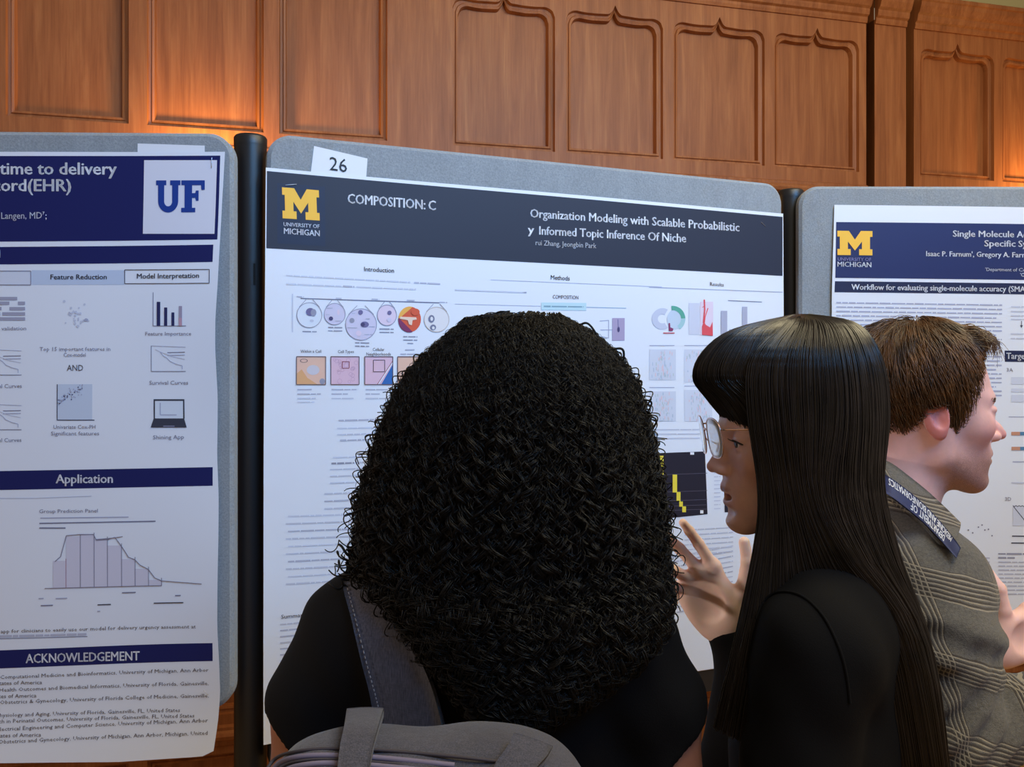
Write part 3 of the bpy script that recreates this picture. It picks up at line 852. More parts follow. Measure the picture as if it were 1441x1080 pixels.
for k in range(3):
    sh.greek('body_text', (464, 661 + 9.5 * k), (556, 657.5 + 9.5 * k), 2.4, PALE)
for k in range(13):
    x0 = 456 if k < 3 else 402 + (k % 2) * 3
    sh.greek('body_text', (x0, 695 + k * 10.6), (556, 691 + k * 10.6 - k * 0.5), 2.6, (PALE, MID, PALE, FAINT)[k % 4])
sh.text('heading_text', 'Summary', (395.5, 871), (430, 867.6), 5.6, TXT)
for k in range(9):
    sh.greek('body_text', (394, 879 + k * 8.6), (600, 858 + k * 8.6), 2.6, MID if k % 3 else PALE)
sh.text('heading_text', 'Methods', (774, 393.6), (800.5, 395.2), 6, TXT, 0.004)
sh.line('body_text', [(690, 394), (930, 404)], 0.8, FAINT)
sh.text('heading_text', 'COMPOSITION', (777, 420.4), (812.8, 421.6), 5, TXT)
M_ = 'method_diagram_print'
sh.rect(M_, 761, 426, 824, 436.6, ink('teal_box', (190, 218, 228)), 2, 0.012); sh.greek(M_, (764.5, 431.4), (820, 432.2), 2.2, ink('teal_line', (130, 160, 176)), 3)
sh.line(M_, [(824, 432.6), (880, 434)], 0.9, ink('sky_line', (160, 186, 212)))
sh.line(M_, [(640, 428), (760, 431)], 0.8, FAINT)
sh.rect(M_, 860.6, 448, 878, 479.6, ink('mauve_panel', (170, 156, 188)), 2); sh.disc(M_, 869.3, 464, 1.8, 4, VID, 3, 10); sh.line(M_, [(868.5, 450), (869, 462)], 0.8, VIO, 3)
sh.line(M_, [(843, 452), (855.6, 451), (855.6, 476), (846, 474)], 0.8, PALE); sh.line(M_, [(844, 464.5), (861, 464.5)], 0.8, PALE)
for k in range(6):
    sh.greek('body_text', (640, 408 + k * 0.1), (740, 412), 2.0, FAINT)
sh.text('heading_text', 'Results', (998, 402.4), (1017.4, 403.6), 5, TXT)
sh.line('body_text', [(912, 404.6), (1101, 411.4)], 0.8, PALE)
R_ = 'result_chart_print'
sh.arc(R_, 931, 449, 6.5, 15, 60, 300, FAINT, 2); sh.disc(R_, 948, 450, 10.5, 14, ink('ice_blue', (196, 208, 226)), 2)
sh.arc(R_, 945, 449, 12, 18.2, -95, -2, ink('teal_arc', (92, 166, 148)), 3); sh.arc(R_, 945, 449, 12, 18.2, -2, 55, ink('teal_pale', (164, 200, 208)), 3)
sh.poly(R_, [(939.5, 455), (941.5, 455), (942, 461), (946.5, 463), (945, 466.4), (940, 466)], ink('wine', (140, 60, 104)), 4); sh.line(R_, [(932, 469), (948, 469)], 1.3, ink('crimson', (196, 74, 92)), 4)
sh.rect(R_, 984, 425, 1002.5, 472, ink('pink_panel', (226, 208, 226)), 2); sh.rect(R_, 968, 427, 983, 471, ink('grey_panel', (206, 208, 226)), 2)
CR = ink('coral', (222, 82, 92))
sh.poly(R_, [(986.6, 460), (989, 453), (992, 457.5), (998, 461), (1001.5, 453), (1002, 473), (986.6, 471.5)], CR, 4)
sh.line(R_, [(989.8, 422), (990.4, 436), (988.6, 455)], 2.0, CR, 4); sh.line(R_, [(995, 434), (991, 446), (990, 455)], 1.2, CR, 4); sh.line(R_, [(990.5, 431), (987, 433)], 0.8, CR, 4)
BGR = ink('result_grey', (172, 172, 194))
for x0, y0, x1, y1, m in ((1013.5, 437.8, 1022.4, 472.7, BGR), (1025, 463.8, 1032, 472.2, BGR), (1033.7, 461.8, 1039.8, 470, ink('result_peach', (206, 180, 182))), (1043.6, 432, 1050.8, 470, BGR)):
    sh.rect(R_, x0, y0, x1, y1, m, 3)
sh.line(R_, [(1023.6, 423.3), (1071.7, 425.3)], 1.0, MID)
H_ = 'heatmap_print'
for (x0, y0, x1, y1, c) in ((913, 492, 950, 535, (206, 210, 226)), (962, 492, 1001, 538, (208, 212, 228)), (913, 551, 950, 593, (206, 212, 222)), (962, 549, 1001, 593, (208, 212, 226))):
    sh.rect(H_, x0, y0, x1, y1, ink('mottle_%d' % c[0], c), 2)
    sh.line('body_text', [(x0, y0 - 5.5), (x1 - 2, y0 - 5.5)], 1.0, PALE)
    for i in range(70):
        x, y = random.triangular(x0 + 1, x1 - 1), random.uniform(y0 + 1, y1 - 1)
        sh.rect(H_, x, y, min(x + random.uniform(0.5, 1.4), x1), min(y + random.uniform(2, 6), y1), (ink('mottle_rose', (226, 196, 204)), ink('mottle_blue', (176, 190, 210)), ink('mottle_sage', (186, 198, 202)))[i % 3], 3)
for k in range(3):
    sh.greek('body_text', (910, 605 + k * 6.2), (1000, 604.5 + k * 6), 2.0, PALE, 2, 1.2, 14, 50)
BLK = ink('heat_black', (36, 32, 46)); YEL = ink('heat_yellow', (236, 214, 70)); LNE = ink('heat_line', (88, 82, 98))
HM = 'dark_heatmap_print'
sh.quad(HM, (921, 638), (990.4, 635.4), (994, 723.6), (923, 731), BLK, 2, 4, 4)
for x0, y0, x1, y1 in ((926, 641.5, 932.2, 669.6), (945, 668, 951.2, 693), (950.4, 692.4, 955.9, 705.8), (954.2, 705.8, 959.2, 713), (958.4, 712.6, 963.6, 720.8)):
    sh.rect(HM, x0, y0, x1, y1, YEL, 4)
for y in (668.5, 693, 705.5, 713, 719):
    sh.line(HM, [(922, y), (993.4, y - 2.6)], 0.7, LNE, 3)
sh.rect(HM, 969.6, 636.4, 975, 640, WHITE, 4); sh.rect(HM, 983.5, 718, 988, 722.6, WHITE, 4)
sh.quad(HM, (1017, 680), (1096, 677), (1096, 717), (1018, 721), BLK, 2, 4, 2)
for k in range(11):
    sh.greek('body_text', (1003, 660 + k * 5.6), (1012, 659.5 + k * 5.6), 1.6, PALE)
for k in range(6):
    sh.greek('body_text', (962, 746 + k * 7), (1030, 742 + k * 6.8), 2.0, PALE)
for k in range(12):
    sh.greek('body_text', (936, 856 + k * 7.2 - 70), (1030, 838 + k * 7.2 - 70), 2.2, MID if k % 3 else PALE)
sh.build()
# black rail that the middle panel hangs over, seen below the poster
bm = bmesh.new()
M = Matrix.Identity(4)
for k in range(3):
    M[k][0], M[k][1] = PL_M.u[k], -PL_M.n[k]
M.translation = Vector(PL_M.p0)
bm_box(bm, (0.004, 0.002, 0.855), (PL_M.s(1101.5) - .004, 0.034, 0.905), M)
from_bm('bottom_rail', bm, [BLACK], bpy.data.objects['display_board.001'])

# ---- navy headed poster on the third board
root = thing('research_poster', 'white research poster headed single molecule beside the brown haired man', 'poster', PL_R.pt(0.6, 0.9), 'research posters pinned to the boards')
sh = Sheet(root, PL_R, 0.003, lambda x, y: 0.002 + 0.0014 * np.sin(x / 75.0 + y / 110) + 0.001 * np.sin(y / 48.0))
sh.paper([(1174, 288.5), (1171.5, 360), (1169.8, 415), (1170, 500), (1168, 900)], [(1800, 296), (1800, 900)], [(1174, 288.5), (1441, 292), (1800, 296)], [(1168, 900), (1800, 900)], 40, 40)
sh.quad('header_band', (1176.2, 312.8), (1790, 319.5), (1790, 398), (1174.6, 391.5), INDIGO, 1, 30, 4)
block_m(sh, 'logo', (1177.5, 325.2), (1226.7, 325.8), (1226.4, 360), (1177.5, 359.4), MAIZE)
sh.text('logo_text', 'UNIVERSITY OF', (1178, 367.3), (1224.7, 367.9), 4.4, ink('lilac', (176, 172, 226)), 0.004, 4)
sh.text('logo_text', 'MICHIGAN', (1177.5, 375.6), (1224.9, 376.6), 6.8, WHITE, 0.010, 4)
sh.text('title_text', 'Single Molecule', (1339.4, 333.6), (1426, 334.4), 8.6, WHITE, 0.014); sh.text('title_text', 'Accuracy', (1429.6, 334.5), (1480, 335), 8.6, WHITE, 0.014)
sh.text('title_text', 'Specific', (1383.8, 347.2), (1428, 347.7), 8.6, WHITE, 0.014); sh.text('title_text', 'Systems', (1431.8, 347.8), (1477, 348.3), 8.6, WHITE, 0.014)
sh.text('author_text', "Isaac P. Farnum', Gregory A.", (1301.8, 361), (1419.4, 362.4), 7, WHITE, 0.014); sh.text('author_text', 'Farnum', (1423.2, 362.5), (1456, 362.9), 7, WHITE, 0.014)
sh.text('author_text', "'Department of", (1385.3, 381.8), (1430.5, 382.4), 4.6, WHITE, 0.006); sh.text('author_text', 'Computational', (1432.6, 382.4), (1484, 383), 4.6, WHITE, 0.006); sh.text('author_text', "'C", (1434.8, 389.4), (1440, 389.5), 4.6, WHITE)
sh.quad('section_banner', (1174.1, 396.2), (1790, 403), (1790, 418.6), (1173.6, 411.7), ink('banner_dark', (34, 38, 72)), 1, 30, 1)
sh.text('banner_text', 'Workflow for evaluating single-molecule accuracy (SMA', (1197, 408), (1442, 411), 7.6, WHITE, 0.016)
for k in range(22):
    y = 426.3 + k * 6.05
    sh.greek('body_text', (1176, y), (1409.5 - (k % 4 == 3) * 8, y + 3.4), 2.3, ink('para_text', (146, 150, 182)), 2, 1.6, 5, 20)
for k, y in enumerate((432, 438.5, 444.5, 449.5, 470, 476.5)):
    sh.greek('body_text', (1422, y), (1600, y + 2), 2.2, PALE)
sh.line('body_text', [(1437, 452), (1437, 459)], 0.9, TXT); sh.poly('body_text', [(1435, 458), (1439, 458), (1437, 462)], TXT, 2)
sh.quad('target_banner', (1413.6, 493.6), (1790, 498), (1790, 514), (1414, 509.4), ink('banner_dark', (34, 38, 72)), 1, 10, 1)
sh.text('banner_text', 'Target', (1415.8, 505.2), (1446, 505.6), 8.4, WHITE, 0.014)
sh.text('caption_text', '3A', (1416.4, 523.2), (1425.4, 523.3), 5, MID); sh.text('caption_text', '3D', (1413, 704.8), (1421.4, 704.8), 5, MID)
PB = ink('pale_panel', (206, 210, 228))
for y0, y1 in ((531, 541), (547, 552), (556, 566)):
    sh.rect('result_chart_print', 1423, y0, 1560, y1, PB, 2)
sh.line('result_chart_print', [(1419, 586.8), (1560, 588)], 1.0, PALE)
for y in (608, 629):
    for i in range(10):
        sh.rect('result_chart_print', 1422.5 + i * 6, y, 1428.5 + i * 6, y + 4.8, (ink('strip_tan', (196, 142, 118)), ink('strip_blue', (82, 128, 168)))[min(1, i // 2) if i < 8 else 0], 3)
sh.line('result_chart_print', [(1424, 650), (1560, 651)], 1.4, PALE); sh.line('result_chart_print', [(1422, 679.5), (1560, 681)], 2.0, FAINT)
sh.poly('result_chart_print', [(1424, 712), (1441, 712), (1520, 712), (1520, 740), (1424, 740)], PB, 2)
sh.line('result_chart_print', [(1424 + i * 2.2, 711.5 + (i % 2) * 1.6) for i in range(30)], 1.0, TXT); sh.line('result_chart_print', [(1425, 713), (1441, 733), (1460, 740)], 1.1, TXT)
sh.line('result_chart_print', [(1423, 754.5), (1560, 755.5)], 1.6, TXT); sh.line('result_chart_print', [(1422, 764.2), (1560, 765)], 1.6, TXT)
for x, y in ((1362, 746), (1368, 750), (1376, 742), (1385, 746), (1390, 745), (1395, 754), (1381, 739)):
    sh.disc('result_chart_print', x, y, 1.1, 1.1, MID, 2, 8)
sh.greek('caption_text', (1403.7, 779.4), (1560, 780.4), 2.6, TXT); sh.greek('caption_text', (1403.7, 785), (1427, 785.2), 2.6, TXT)
for k in range(9):
    sh.greek('body_text', (1290, 784.4 + k * 5.7), (1392, 785.4 + k * 5.7), 2.0, MID, 2, 1.6, 5, 18)
    sh.greek('body_text', (1404, 791 + k * 5.6), (1560, 792 + k * 5.6), 2.0, MID, 2, 1.6, 5, 18)
sh.build()

# ---- loose cards and staples on the boards
def card(name, label, cat, pl, off, pts, digits=None):
    t = thing(name, label, cat, pl.px(*np.mean(pts, 0), off))
    s = Sheet(t, pl, off, lambda x, y: np.zeros_like(np.asarray(x, float)))
    a, b, c, d = pts
    s.paper([a, d], [b, c], [a, b], [d, c], 4, 4, CARD, 'card_sheet')
    if digits:
        s.text('number_text', *digits)
    s.build()
card('number_card', 'white paper card printed with the number 26', 'card', PL_M, 0.0012, [(442, 205.5), (517.2, 223.2), (515, 254), (437, 246)], ('26', (463.8, 239.2), (488.2, 243), 18.5, ink('card_black', (40, 42, 50)), 0.0))
card('paper_card', 'blank pale paper card tucked behind the top of the UF poster', 'card', PL_L, 0.0012, [(193.6, 202), (288, 205), (288, 222), (193.6, 222)])
STEEL = material('staple_steel', srgb(205, 205, 210), 0.3, 0.9)
def staple(pl, p0, p1, off, label):
    a, b = pl.px(*p0, off), pl.px(*p1, off)
    t = (b - a) / np.linalg.norm(b - a)
    path = np.array([a - pl.n * .004, a, a + t * .001, (a + b) / 2, b - t * .001, b, b - pl.n * .004])[None]
    V, Q = tubes(path, np.full(path.shape[:2], 0.00055), 6)
    o = quads('staple', V, Q, [STEEL])
    tag(o, label, 'staple', 'staples in the posters')
staple(PL_M, (402, 260.6), (417, 259.4), 0.0072, 'bent steel staple above the yellow block M on the slate header')
staple(PL_M, (1071.5, 313), (1077, 318.5), 0.0062, 'slanted steel staple at the far end of the slate header')
staple(PL_L, (298, 222), (297.7, 236), 0.0072, 'upright steel staple above the UF letters')
staple(PL_L, (287, 973), (292, 978), 0.0160, 'small steel staple beside the acknowledgement lines of the navy poster')

# ------------------------------------------------------------------ implicit-surface modelling for the people
def ell(c, r, R=None):
    c, r = np.array(c, float), np.array(r, float)
    def f(p):
        q = p - c
        if R is not None:
            q = q @ R
        k0 = np.sqrt(((q / r) ** 2).sum(-1)); k1 = np.sqrt(((q / r ** 2) ** 2).sum(-1)) + 1e-9
        return k0 * (k0 - 1) / k1
    return f

def cone(a, b, ra, rb):
    a, b = np.array(a, float), np.array(b, float)
    ab = b - a; L2 = ab @ ab + 1e-12
    def f(p):
        q = p - a
        t = np.clip((q @ ab) / L2, 0, 1)
        d = q - t[:, None] * ab
        return np.sqrt((d * d).sum(-1)) - (ra + (rb - ra) * t)
    return f

def chain(pts, k=0.0):
    """pts: (x,y,z,r) joints of a tapering limb"""
    fs = [cone(a[:3], b[:3], a[3], b[3]) for a, b in zip(pts[:-1], pts[1:])]
    def f(p):
        d = fs[0](p)
        for g in fs[1:]:
            d = smin(d, g(p), k) if k else np.minimum(d, g(p))
        return d
    return f

def squash(f, s, c=(0, 0, 0)):
    """evaluate f with space scaled by 1/s about c (an elliptical limb)"""
    s, c = np.array(s, float), np.array(c, float)
    m = s.min()
    return lambda p: f((p - c) / s + c) * m

def smin(a, b, k):
    h = np.maximum(k - np.abs(a - b), 0) / k
    return np.minimum(a, b) - h * h * k * 0.25

def union(*items):
    """items: f or (f, k) with k the blend width; a negative k carves f away"""
    def f(p):
        d = None
        for it in items:
            g, k = it if isinstance(it, tuple) else (it, 0.0)
            e = g(p)
            if d is None:
                d = e
            elif k > 0:
                d = smin(d, e, k)
            elif k < 0:
                d = -smin(-d, e, -k)
            else:
                d = np.minimum(d, e)
        return d
    return f

def sdf_mesh(fn, lo, hi, h, post=None):
    """surface nets on a sparsely evaluated grid -> verts, quads"""
    lo, hi = np.array(lo, float), np.array(hi, float)
    B = 6
    nb = np.maximum(1, np.ceil((hi - lo) / (h * B)).astype(int))
    n = nb * B + 1
    D = np.full(n, 1.0, np.float32)
    cb = np.stack(np.meshgrid(*[np.arange(k) for k in nb], indexing='ij'), -1).reshape(-1, 3)
    cc = lo + (cb * B + B / 2) * h
    dc = np.concatenate([fn(c) for c in np.array_split(cc, max(1, len(cc) // 200000))])
    act = np.abs(dc) < h * B * 0.9 * 1.9
    loc = np.stack(np.meshgrid(*[np.arange(B + 1)] * 3, indexing='ij'), -1).reshape(-1, 3)
    for c in cb[(dc < 0) & ~act]:
        i, j, k = c * B
        D[i:i + B + 1, j:j + B + 1, k:k + B + 1] = -1.0
    A = cb[act]
    for ch in np.array_split(A, max(1, len(A) // 1500)):
        g = (ch[:, None, :] * B + loc[None]).reshape(-1, 3)
        D[g[:, 0], g[:, 1], g[:, 2]] = fn(lo + g * h)
    ins = D < 0
    c8 = [(i, j, k) for i in (0, 1) for j in (0, 1) for k in (0, 1)]
    sl = lambda a, i, j, k: a[i:n[0] - 1 + i, j:n[1] - 1 + j, k:n[2] - 1 + k]
    cnt = sum(sl(ins, *c).astype(np.int8) for c in c8)
    cells = np.argwhere((cnt > 0) & (cnt < 8))
    idx = np.full(n - 1, -1, np.int64)
    idx[cells[:, 0], cells[:, 1], cells[:, 2]] = np.arange(len(cells))
    acc = np.zeros((len(cells), 3)); num = np.zeros(len(cells))
    for c in c8:
        for ax in range(3):
            if c[ax]:
                continue
            e = list(c); e[ax] = 1
            p = cells + np.array(c); q = cells + np.array(e)
            a = D[p[:, 0], p[:, 1], p[:, 2]].astype(float); b = D[q[:, 0], q[:, 1], q[:, 2]].astype(float)
            m = (a < 0) != (b < 0)
            t = np.where(m, a / np.where(m, a - b, 1), 0)
            pos = np.array(c, float)[None] + t[:, None] * (np.array(e) - np.array(c))[None]
            acc[m] += pos[m]; num[m] += 1
    V = lo + (cells + acc / num[:, None]) * h
    Q = []
    for ax in range(3):
        o1, o2 = (ax + 1) % 3, (ax + 2) % 3
        a = ins[tuple(slice(0, -1) if i == ax else slice(None) for i in range(3))]
        b = ins[tuple(slice(1, None) if i == ax else slice(None) for i in range(3))]
        ed = np.argwhere(a != b)
        ok = (ed[:, o1] > 0) & (ed[:, o2] > 0) & (ed[:, o1] < n[o1] - 1) & (ed[:, o2] < n[o2] - 1)
        ed = ed[ok]
        flip = a[ed[:, 0], ed[:, 1], ed[:, 2]]
        def cid(d1, d2):
            c = ed.copy(); c[:, o1] += d1; c[:, o2] += d2
            return idx[c[:, 0], c[:, 1], c[:, 2]]
        q = np.stack([cid(-1, -1), cid(0, -1), cid(0, 0), cid(-1, 0)], -1)
        q[~flip] = q[~flip][:, ::-1]
        Q.append(q)
    Q = np.concatenate(Q)
    return V, Q

def smooth_mesh(V, Q, it=2, lam=0.5):
    for _ in range(it):
        acc = np.zeros_like(V); cnt = np.zeros(len(V))
        for k in range(4):
            a, b = Q[:, k], Q[:, (k + 1) % 4]
            np.add.at(acc, a, V[b]); np.add.at(cnt, a, 1)
            np.add.at(acc, b, V[a]); np.add.at(cnt, b, 1)
        V = V + lam * (acc / np.maximum(cnt, 1)[:, None] - V)
    return V

def pose(pos, yaw, pitch=0.0, roll=0.0, s=1.0):
    return Matrix.Translation(pos) @ Matrix.Rotation(math.radians(yaw), 4, 'Z') @ Matrix.Rotation(math.radians(pitch), 4, 'Y') @ Matrix.Rotation(math.radians(roll), 4, 'X') @ Matrix.Scale(s, 4)

def xf(M, V):
    A = np.array(M)
    return V @ A[:3, :3].T + A[:3, 3]

def joined(name, pieces, mats, parent, attrs=None):
    """several (verts, quads) pieces as one mesh object; attrs: name -> per-piece float arrays"""
    n = 0; VV, QQ = [], []
    for V, Q in pieces:
        VV.append(V); QQ.append(Q + n); n += len(V)
    o = quads(name, np.concatenate(VV), np.concatenate(QQ), mats, parent)
    for k, arrs in (attrs or {}).items():
        a = o.data.attributes.new(k, 'FLOAT', 'POINT')
        a.data.foreach_set('value', np.concatenate([np.asarray(x, np.float32) for x in arrs]))
    return o

def skin_material(name, base, blush, lip, stubble=None):
    m = material(name, base, 0.48, sss=0.25, spec=0.4)
    N, L, P = nodes(m)
    v = coords(m)
    c = ramp(m, noise(m, v, 45, 4), [(0.3, tuple(x * 0.92 for x in base[:3]) + (1,)), (0.7, tuple(min(1, x * 1.07) for x in base[:3]) + (1,))])
    def attr(k):
        a = N.new('ShaderNodeAttribute'); a.attribute_name = k
        return a.outputs['Fac']
    c = mixc(m, c, blush, attr('blush'))
    if stubble:
        c = mixc(m, c, stubble, maths(m, 'MULTIPLY', attr('stubble'), maths(m, 'ADD', noise(m, v, 900, 2), 0.15)))
    c = mixc(m, c, srgb(248, 212, 198), attr('lit_palm'))  # pale inner-hand skin, lightened further to paint light on the hand
    c = mixc(m, c, lip, attr('lip'))
    set_color(m, c)
    bump(m, noise(m, v, 420, 3), 0.12, 0.0008)
    return m

# ---- head, in its own frame: x towards the face, y to the person's left, z up, origin between the ears
def head_sdf(fem=False, mouth_open=0.0, nose=1.0):
    jw = 0.046 if fem else 0.053
    ch = 0.010 if fem else 0.016
    S = []
    S.append(ell((-0.004, 0, 0.042), (0.096, 0.076, 0.077)))
    S.append((ell((-0.035, 0, 0.012), (0.062, 0.064, 0.062)), 0.03))
    S.append((ell((0.048, 0, -0.012), (0.050, 0.055, 0.072)), 0.03))
    for s in (1, -1):
        S.append((chain([(0.006, s * (jw + .004), -0.022, 0.016), (0.012, s * jw, -0.062, 0.015), (0.076, s * ch, -0.100, 0.013)], 0.01), 0.026))
        S.append((ell((0.066, s * 0.041, -0.020), (0.022, 0.0175, 0.020)), 0.022))
    S.append((ell((0.050, 0, -0.070), (0.044, 0.040, 0.036)), 0.03))
    S.append((ell((0.086, 0, -0.099), (0.0145, 0.0165, 0.0135)), 0.016))
    # brow, eye sockets
    S.append((chain([(0.074, -0.040, 0.020, 0.009), (0.090, -0.016, 0.020, 0.0095), (0.0925, 0, 0.018, 0.009), (0.090, 0.016, 0.020, 0.0095), (0.074, 0.040, 0.020, 0.009)], 0.006), 0.014))
    for s in (1, -1):
        S.append((ell((0.099, s * 0.033, 0.001), (0.015, 0.0165, 0.0115)), -0.012))
        S.append((ell((0.0800, s * 0.0325, 0.001), (0.0128, 0.0152, 0.0125)), 0.004))        # lids over the eyeball
        S.append((ell((0.0812, s * 0.0325, 0.0058), (0.0142, 0.0165, 0.0085)), 0.002))
        S.append((ell((0.0798, s * 0.0325, -0.0068), (0.0130, 0.0155, 0.0062)), 0.004))
    # nose
    S.append((chain([(0.088, 0, 0.012, 0.0075), (0.100, 0, -0.004, 0.0062), (0.1125 + .004 * nose, 0, -0.022, 0.0068), (0.119 + .004 * nose, 0, -0.030, 0.0080)], 0.006), 0.012))
    for s in (1, -1):
        S.append((ell((0.1065, s * 0.0115, -0.0335), (0.0095, 0.0066, 0.0070)), 0.007))
        S.append((ell((0.1105, s * 0.0062, -0.0412), (0.0040, 0.0028, 0.0022)), -0.004))
    # muzzle and lips
    S.append((ell((0.078, 0, -0.060), (0.0215, 0.028, 0.026)), 0.018))
    o = mouth_open
    S.append((chain([(0.086, -0.023, -0.0625, 0.003), (0.0985, -0.010, -0.0575, 0.0052), (0.1015, 0, -0.0575, 0.0050), (0.0985, 0.010, -0.0575, 0.0052), (0.086, 0.023, -0.0625, 0.003)], 0.003), 0.006))
    S.append((chain([(0.085, -0.021, -0.0645 - .004 * o, 0.003), (0.0965 - .002 * o, -0.009, -0.0705 - .010 * o, 0.0058), (0.0985 - .002 * o, 0, -0.0712 - .010 * o, 0.0060), (0.0965 - .002 * o, 0.009, -0.0705 - .010 * o, 0.0058), (0.085, 0.021, -0.0645 - .004 * o, 0.003)], 0.003), 0.006))
    if o > 0:
        S.append((ell((0.094, 0, -0.0655 - .004 * o), (0.018, 0.0185, 0.0015 + .0055 * o)), -0.002))
    else:
        S.append((ell((0.102, 0, -0.0642), (0.012, 0.024, 0.0012)), -0.002))
    S.append((ell((0.104, 0, -0.0835 - .008 * o), (0.012, 0.020, 0.0075)), -0.008))
    # neck
    S.append((chain([(-0.018, 0, -0.045, 0.050 if fem else 0.058), (-0.030, 0, -0.12, 0.047 if fem else 0.058), (-0.048, 0, -0.22, 0.052 if fem else 0.066)], 0.02), 0.028))
    # ears
    for s in (1, -1):
        R = np.array(Matrix.Rotation(math.radians(s * 22), 3, 'Z') @ Matrix.Rotation(math.radians(-12), 3, 'Y'))
        ey = s * 0.0785
        S.append((ell((-0.010, ey, -0.004), (0.0175, 0.0062, 0.0315), R), 0.006))
        S.append((ell((-0.007, ey + s * .0065, -0.002), (0.0110, 0.0060, 0.0205), R), -0.003))
        S.append((ell((-0.003, ey - s * .001, -0.029), (0.0085, 0.0055, 0.0090), R), 0.005))
        S.append((ell((0.002, ey - s * .002, -0.007), (0.0045, 0.0060, 0.0075), R), 0.004))
    return union(*S)

def make_head(M, fem, mouth_open, h, nose=1.0):
    V, Q = sdf_mesh(head_sdf(fem, mouth_open, nose), (-0.125, -0.105, -0.245), (0.145, 0.105, 0.145), h)
    V = smooth_mesh(V, Q, 1, 0.4)
    x, y, z = V.T
    g = lambda c, r: np.exp(-(((V - np.array(c)) / np.array(r)) ** 2).sum(-1))
    lipc = np.maximum(g((0.100, 0, -0.0585), (0.010, 0.020, 0.0052)), g((0.098, 0, -0.0715 - .009 * mouth_open), (0.010, 0.018, 0.0065)))
    lip = np.clip(lipc * 1.9 - 0.55, 0, 1)
    blush = np.clip(0.5 * (g((0.08, 0.045, -0.03), (0.025, 0.02, 0.022)) + g((0.08, -0.045, -0.03), (0.025, 0.02, 0.022))) + 0.7 * g((0.122, 0, -0.032), (0.012, 0.014, 0.010)) + 0.75 * (np.abs(y) > 0.076) * (z < 0.03) * (z > -0.045), 0, 1)
    st = np.clip((-0.040 - z) / 0.03, 0, 1) * np.clip((z + 0.150) / 0.03, 0, 1) * np.clip((x - 0.0) / 0.03, 0, 1)
    st = np.maximum(st, g((0.103, 0, -0.047), (0.012, 0.022, 0.007)) * 0.8)
    return xf(M, V), Q, dict(lip=lip, blush=blush, stubble=st)

# ---- hand, in its own frame: x wrist to fingers, z out of the palm, thumb on the s*y side, origin at the wrist
def hand_sdf(s, bends, spread, thumb, rad=1.0, fore=None):
    base = [(0.086, s * 0.029, 0.0), (0.090, s * 0.009, 0.001), (0.085, -s * 0.011, 0.0), (0.076, -s * 0.029, -0.002)]
    lens = [(0.041, 0.025, 0.019), (0.045, 0.028, 0.020), (0.041, 0.026, 0.020), (0.032, 0.020, 0.017)]
    rr = [(0.0089, 0.0080, 0.0072, 0.0058), (0.0091, 0.0082, 0.0074, 0.0060), (0.0086, 0.0078, 0.0070, 0.0057), (0.0076, 0.0068, 0.0062, 0.0050)]
    S = []
    wr = (0.0, 0.0, 0.0)
    S.append(cone(wr, (0.05, s * 0.012, 0.0), 0.021, 0.017))
    for b in base:
        S.append((cone((0.012, b[1] * 0.5, 0.0), b, 0.0150, 0.0112), 0.014))
    S.append((ell((0.032, s * 0.024, 0.008), (0.032, 0.016, 0.014)), 0.016))       # thumb mound
    S.append((ell((0.038, -s * 0.024, 0.006), (0.036, 0.014, 0.012)), 0.014))      # little-finger mound
    S.append((ell((0.050, 0.0, 0.021), (0.026, 0.020, 0.009)), -0.012))            # hollow of the palm
    tips = []
    for b, ln, r, bd, sp in zip(base, lens, rr, bends, spread):
        p = np.array(b); a = 0.0
        pts = [(*p, r[0] * rad)]
        for L, da, rj in zip(ln, bd, r[1:]):
            a += math.radians(da)
            d = np.array([math.cos(a) * math.cos(math.radians(sp)), math.cos(a) * math.sin(math.radians(sp)), math.sin(a)])
            p = p + d * L
            pts.append((*p, rj * rad))
        S.append((chain(pts, 0.003), 0.007))
        tips.append(pts)
    S.append((chain([(x, s * y, z, r * rad) for x, y, z, r in thumb], 0.004), 0.009))
    if fore is not None:
        S.append((chain(fore, 0.01), 0.02))
    return union(*S)

# ------------------------------------------------------------------ figures: the body below the head, in a frame facing +x
def torso_sdf(grow, waist, sh_y=0.165, sh_z=1.325, chest=0.155, depth=0.70, ztop=1.36, hem=0.86, trap=0.045):
    f = squash(chain([(0, 0, sh_z - 0.06, chest + grow), (0.0, 0, sh_z - 0.20, chest - 0.008 + grow), (0, 0, 1.0, waist + grow), (0, 0, hem, waist + 0.018 + grow)], 0.08), (depth, 1.0, 1.0))
    S = [f]
    for s in (1, -1):
        S.append((chain([(-0.012, s * 0.03, ztop + 0.02, trap + grow), (-0.012, s * (sh_y * 0.75), sh_z + 0.005, 0.047 + grow), (-0.008, s * sh_y, sh_z - 0.012, 0.050 + grow)], 0.02), 0.06))
    return S

def legs_sdf(grow, hip=0.095):
    S = [squash(cone((0, 0, 0.96), (0, 0, 0.86), 0.145 + grow, 0.155 + grow), (0.74, 1, 1))]
    for s in (1, -1):
        S.append((chain([(0.0, s * hip, 0.88, 0.088 + grow), (0.012, s * (hip + .006), 0.50, 0.056 + grow), (-0.012, s * (hip + .012), 0.10, 0.042 + grow * 1.6)], 0.02), 0.05))
    return S

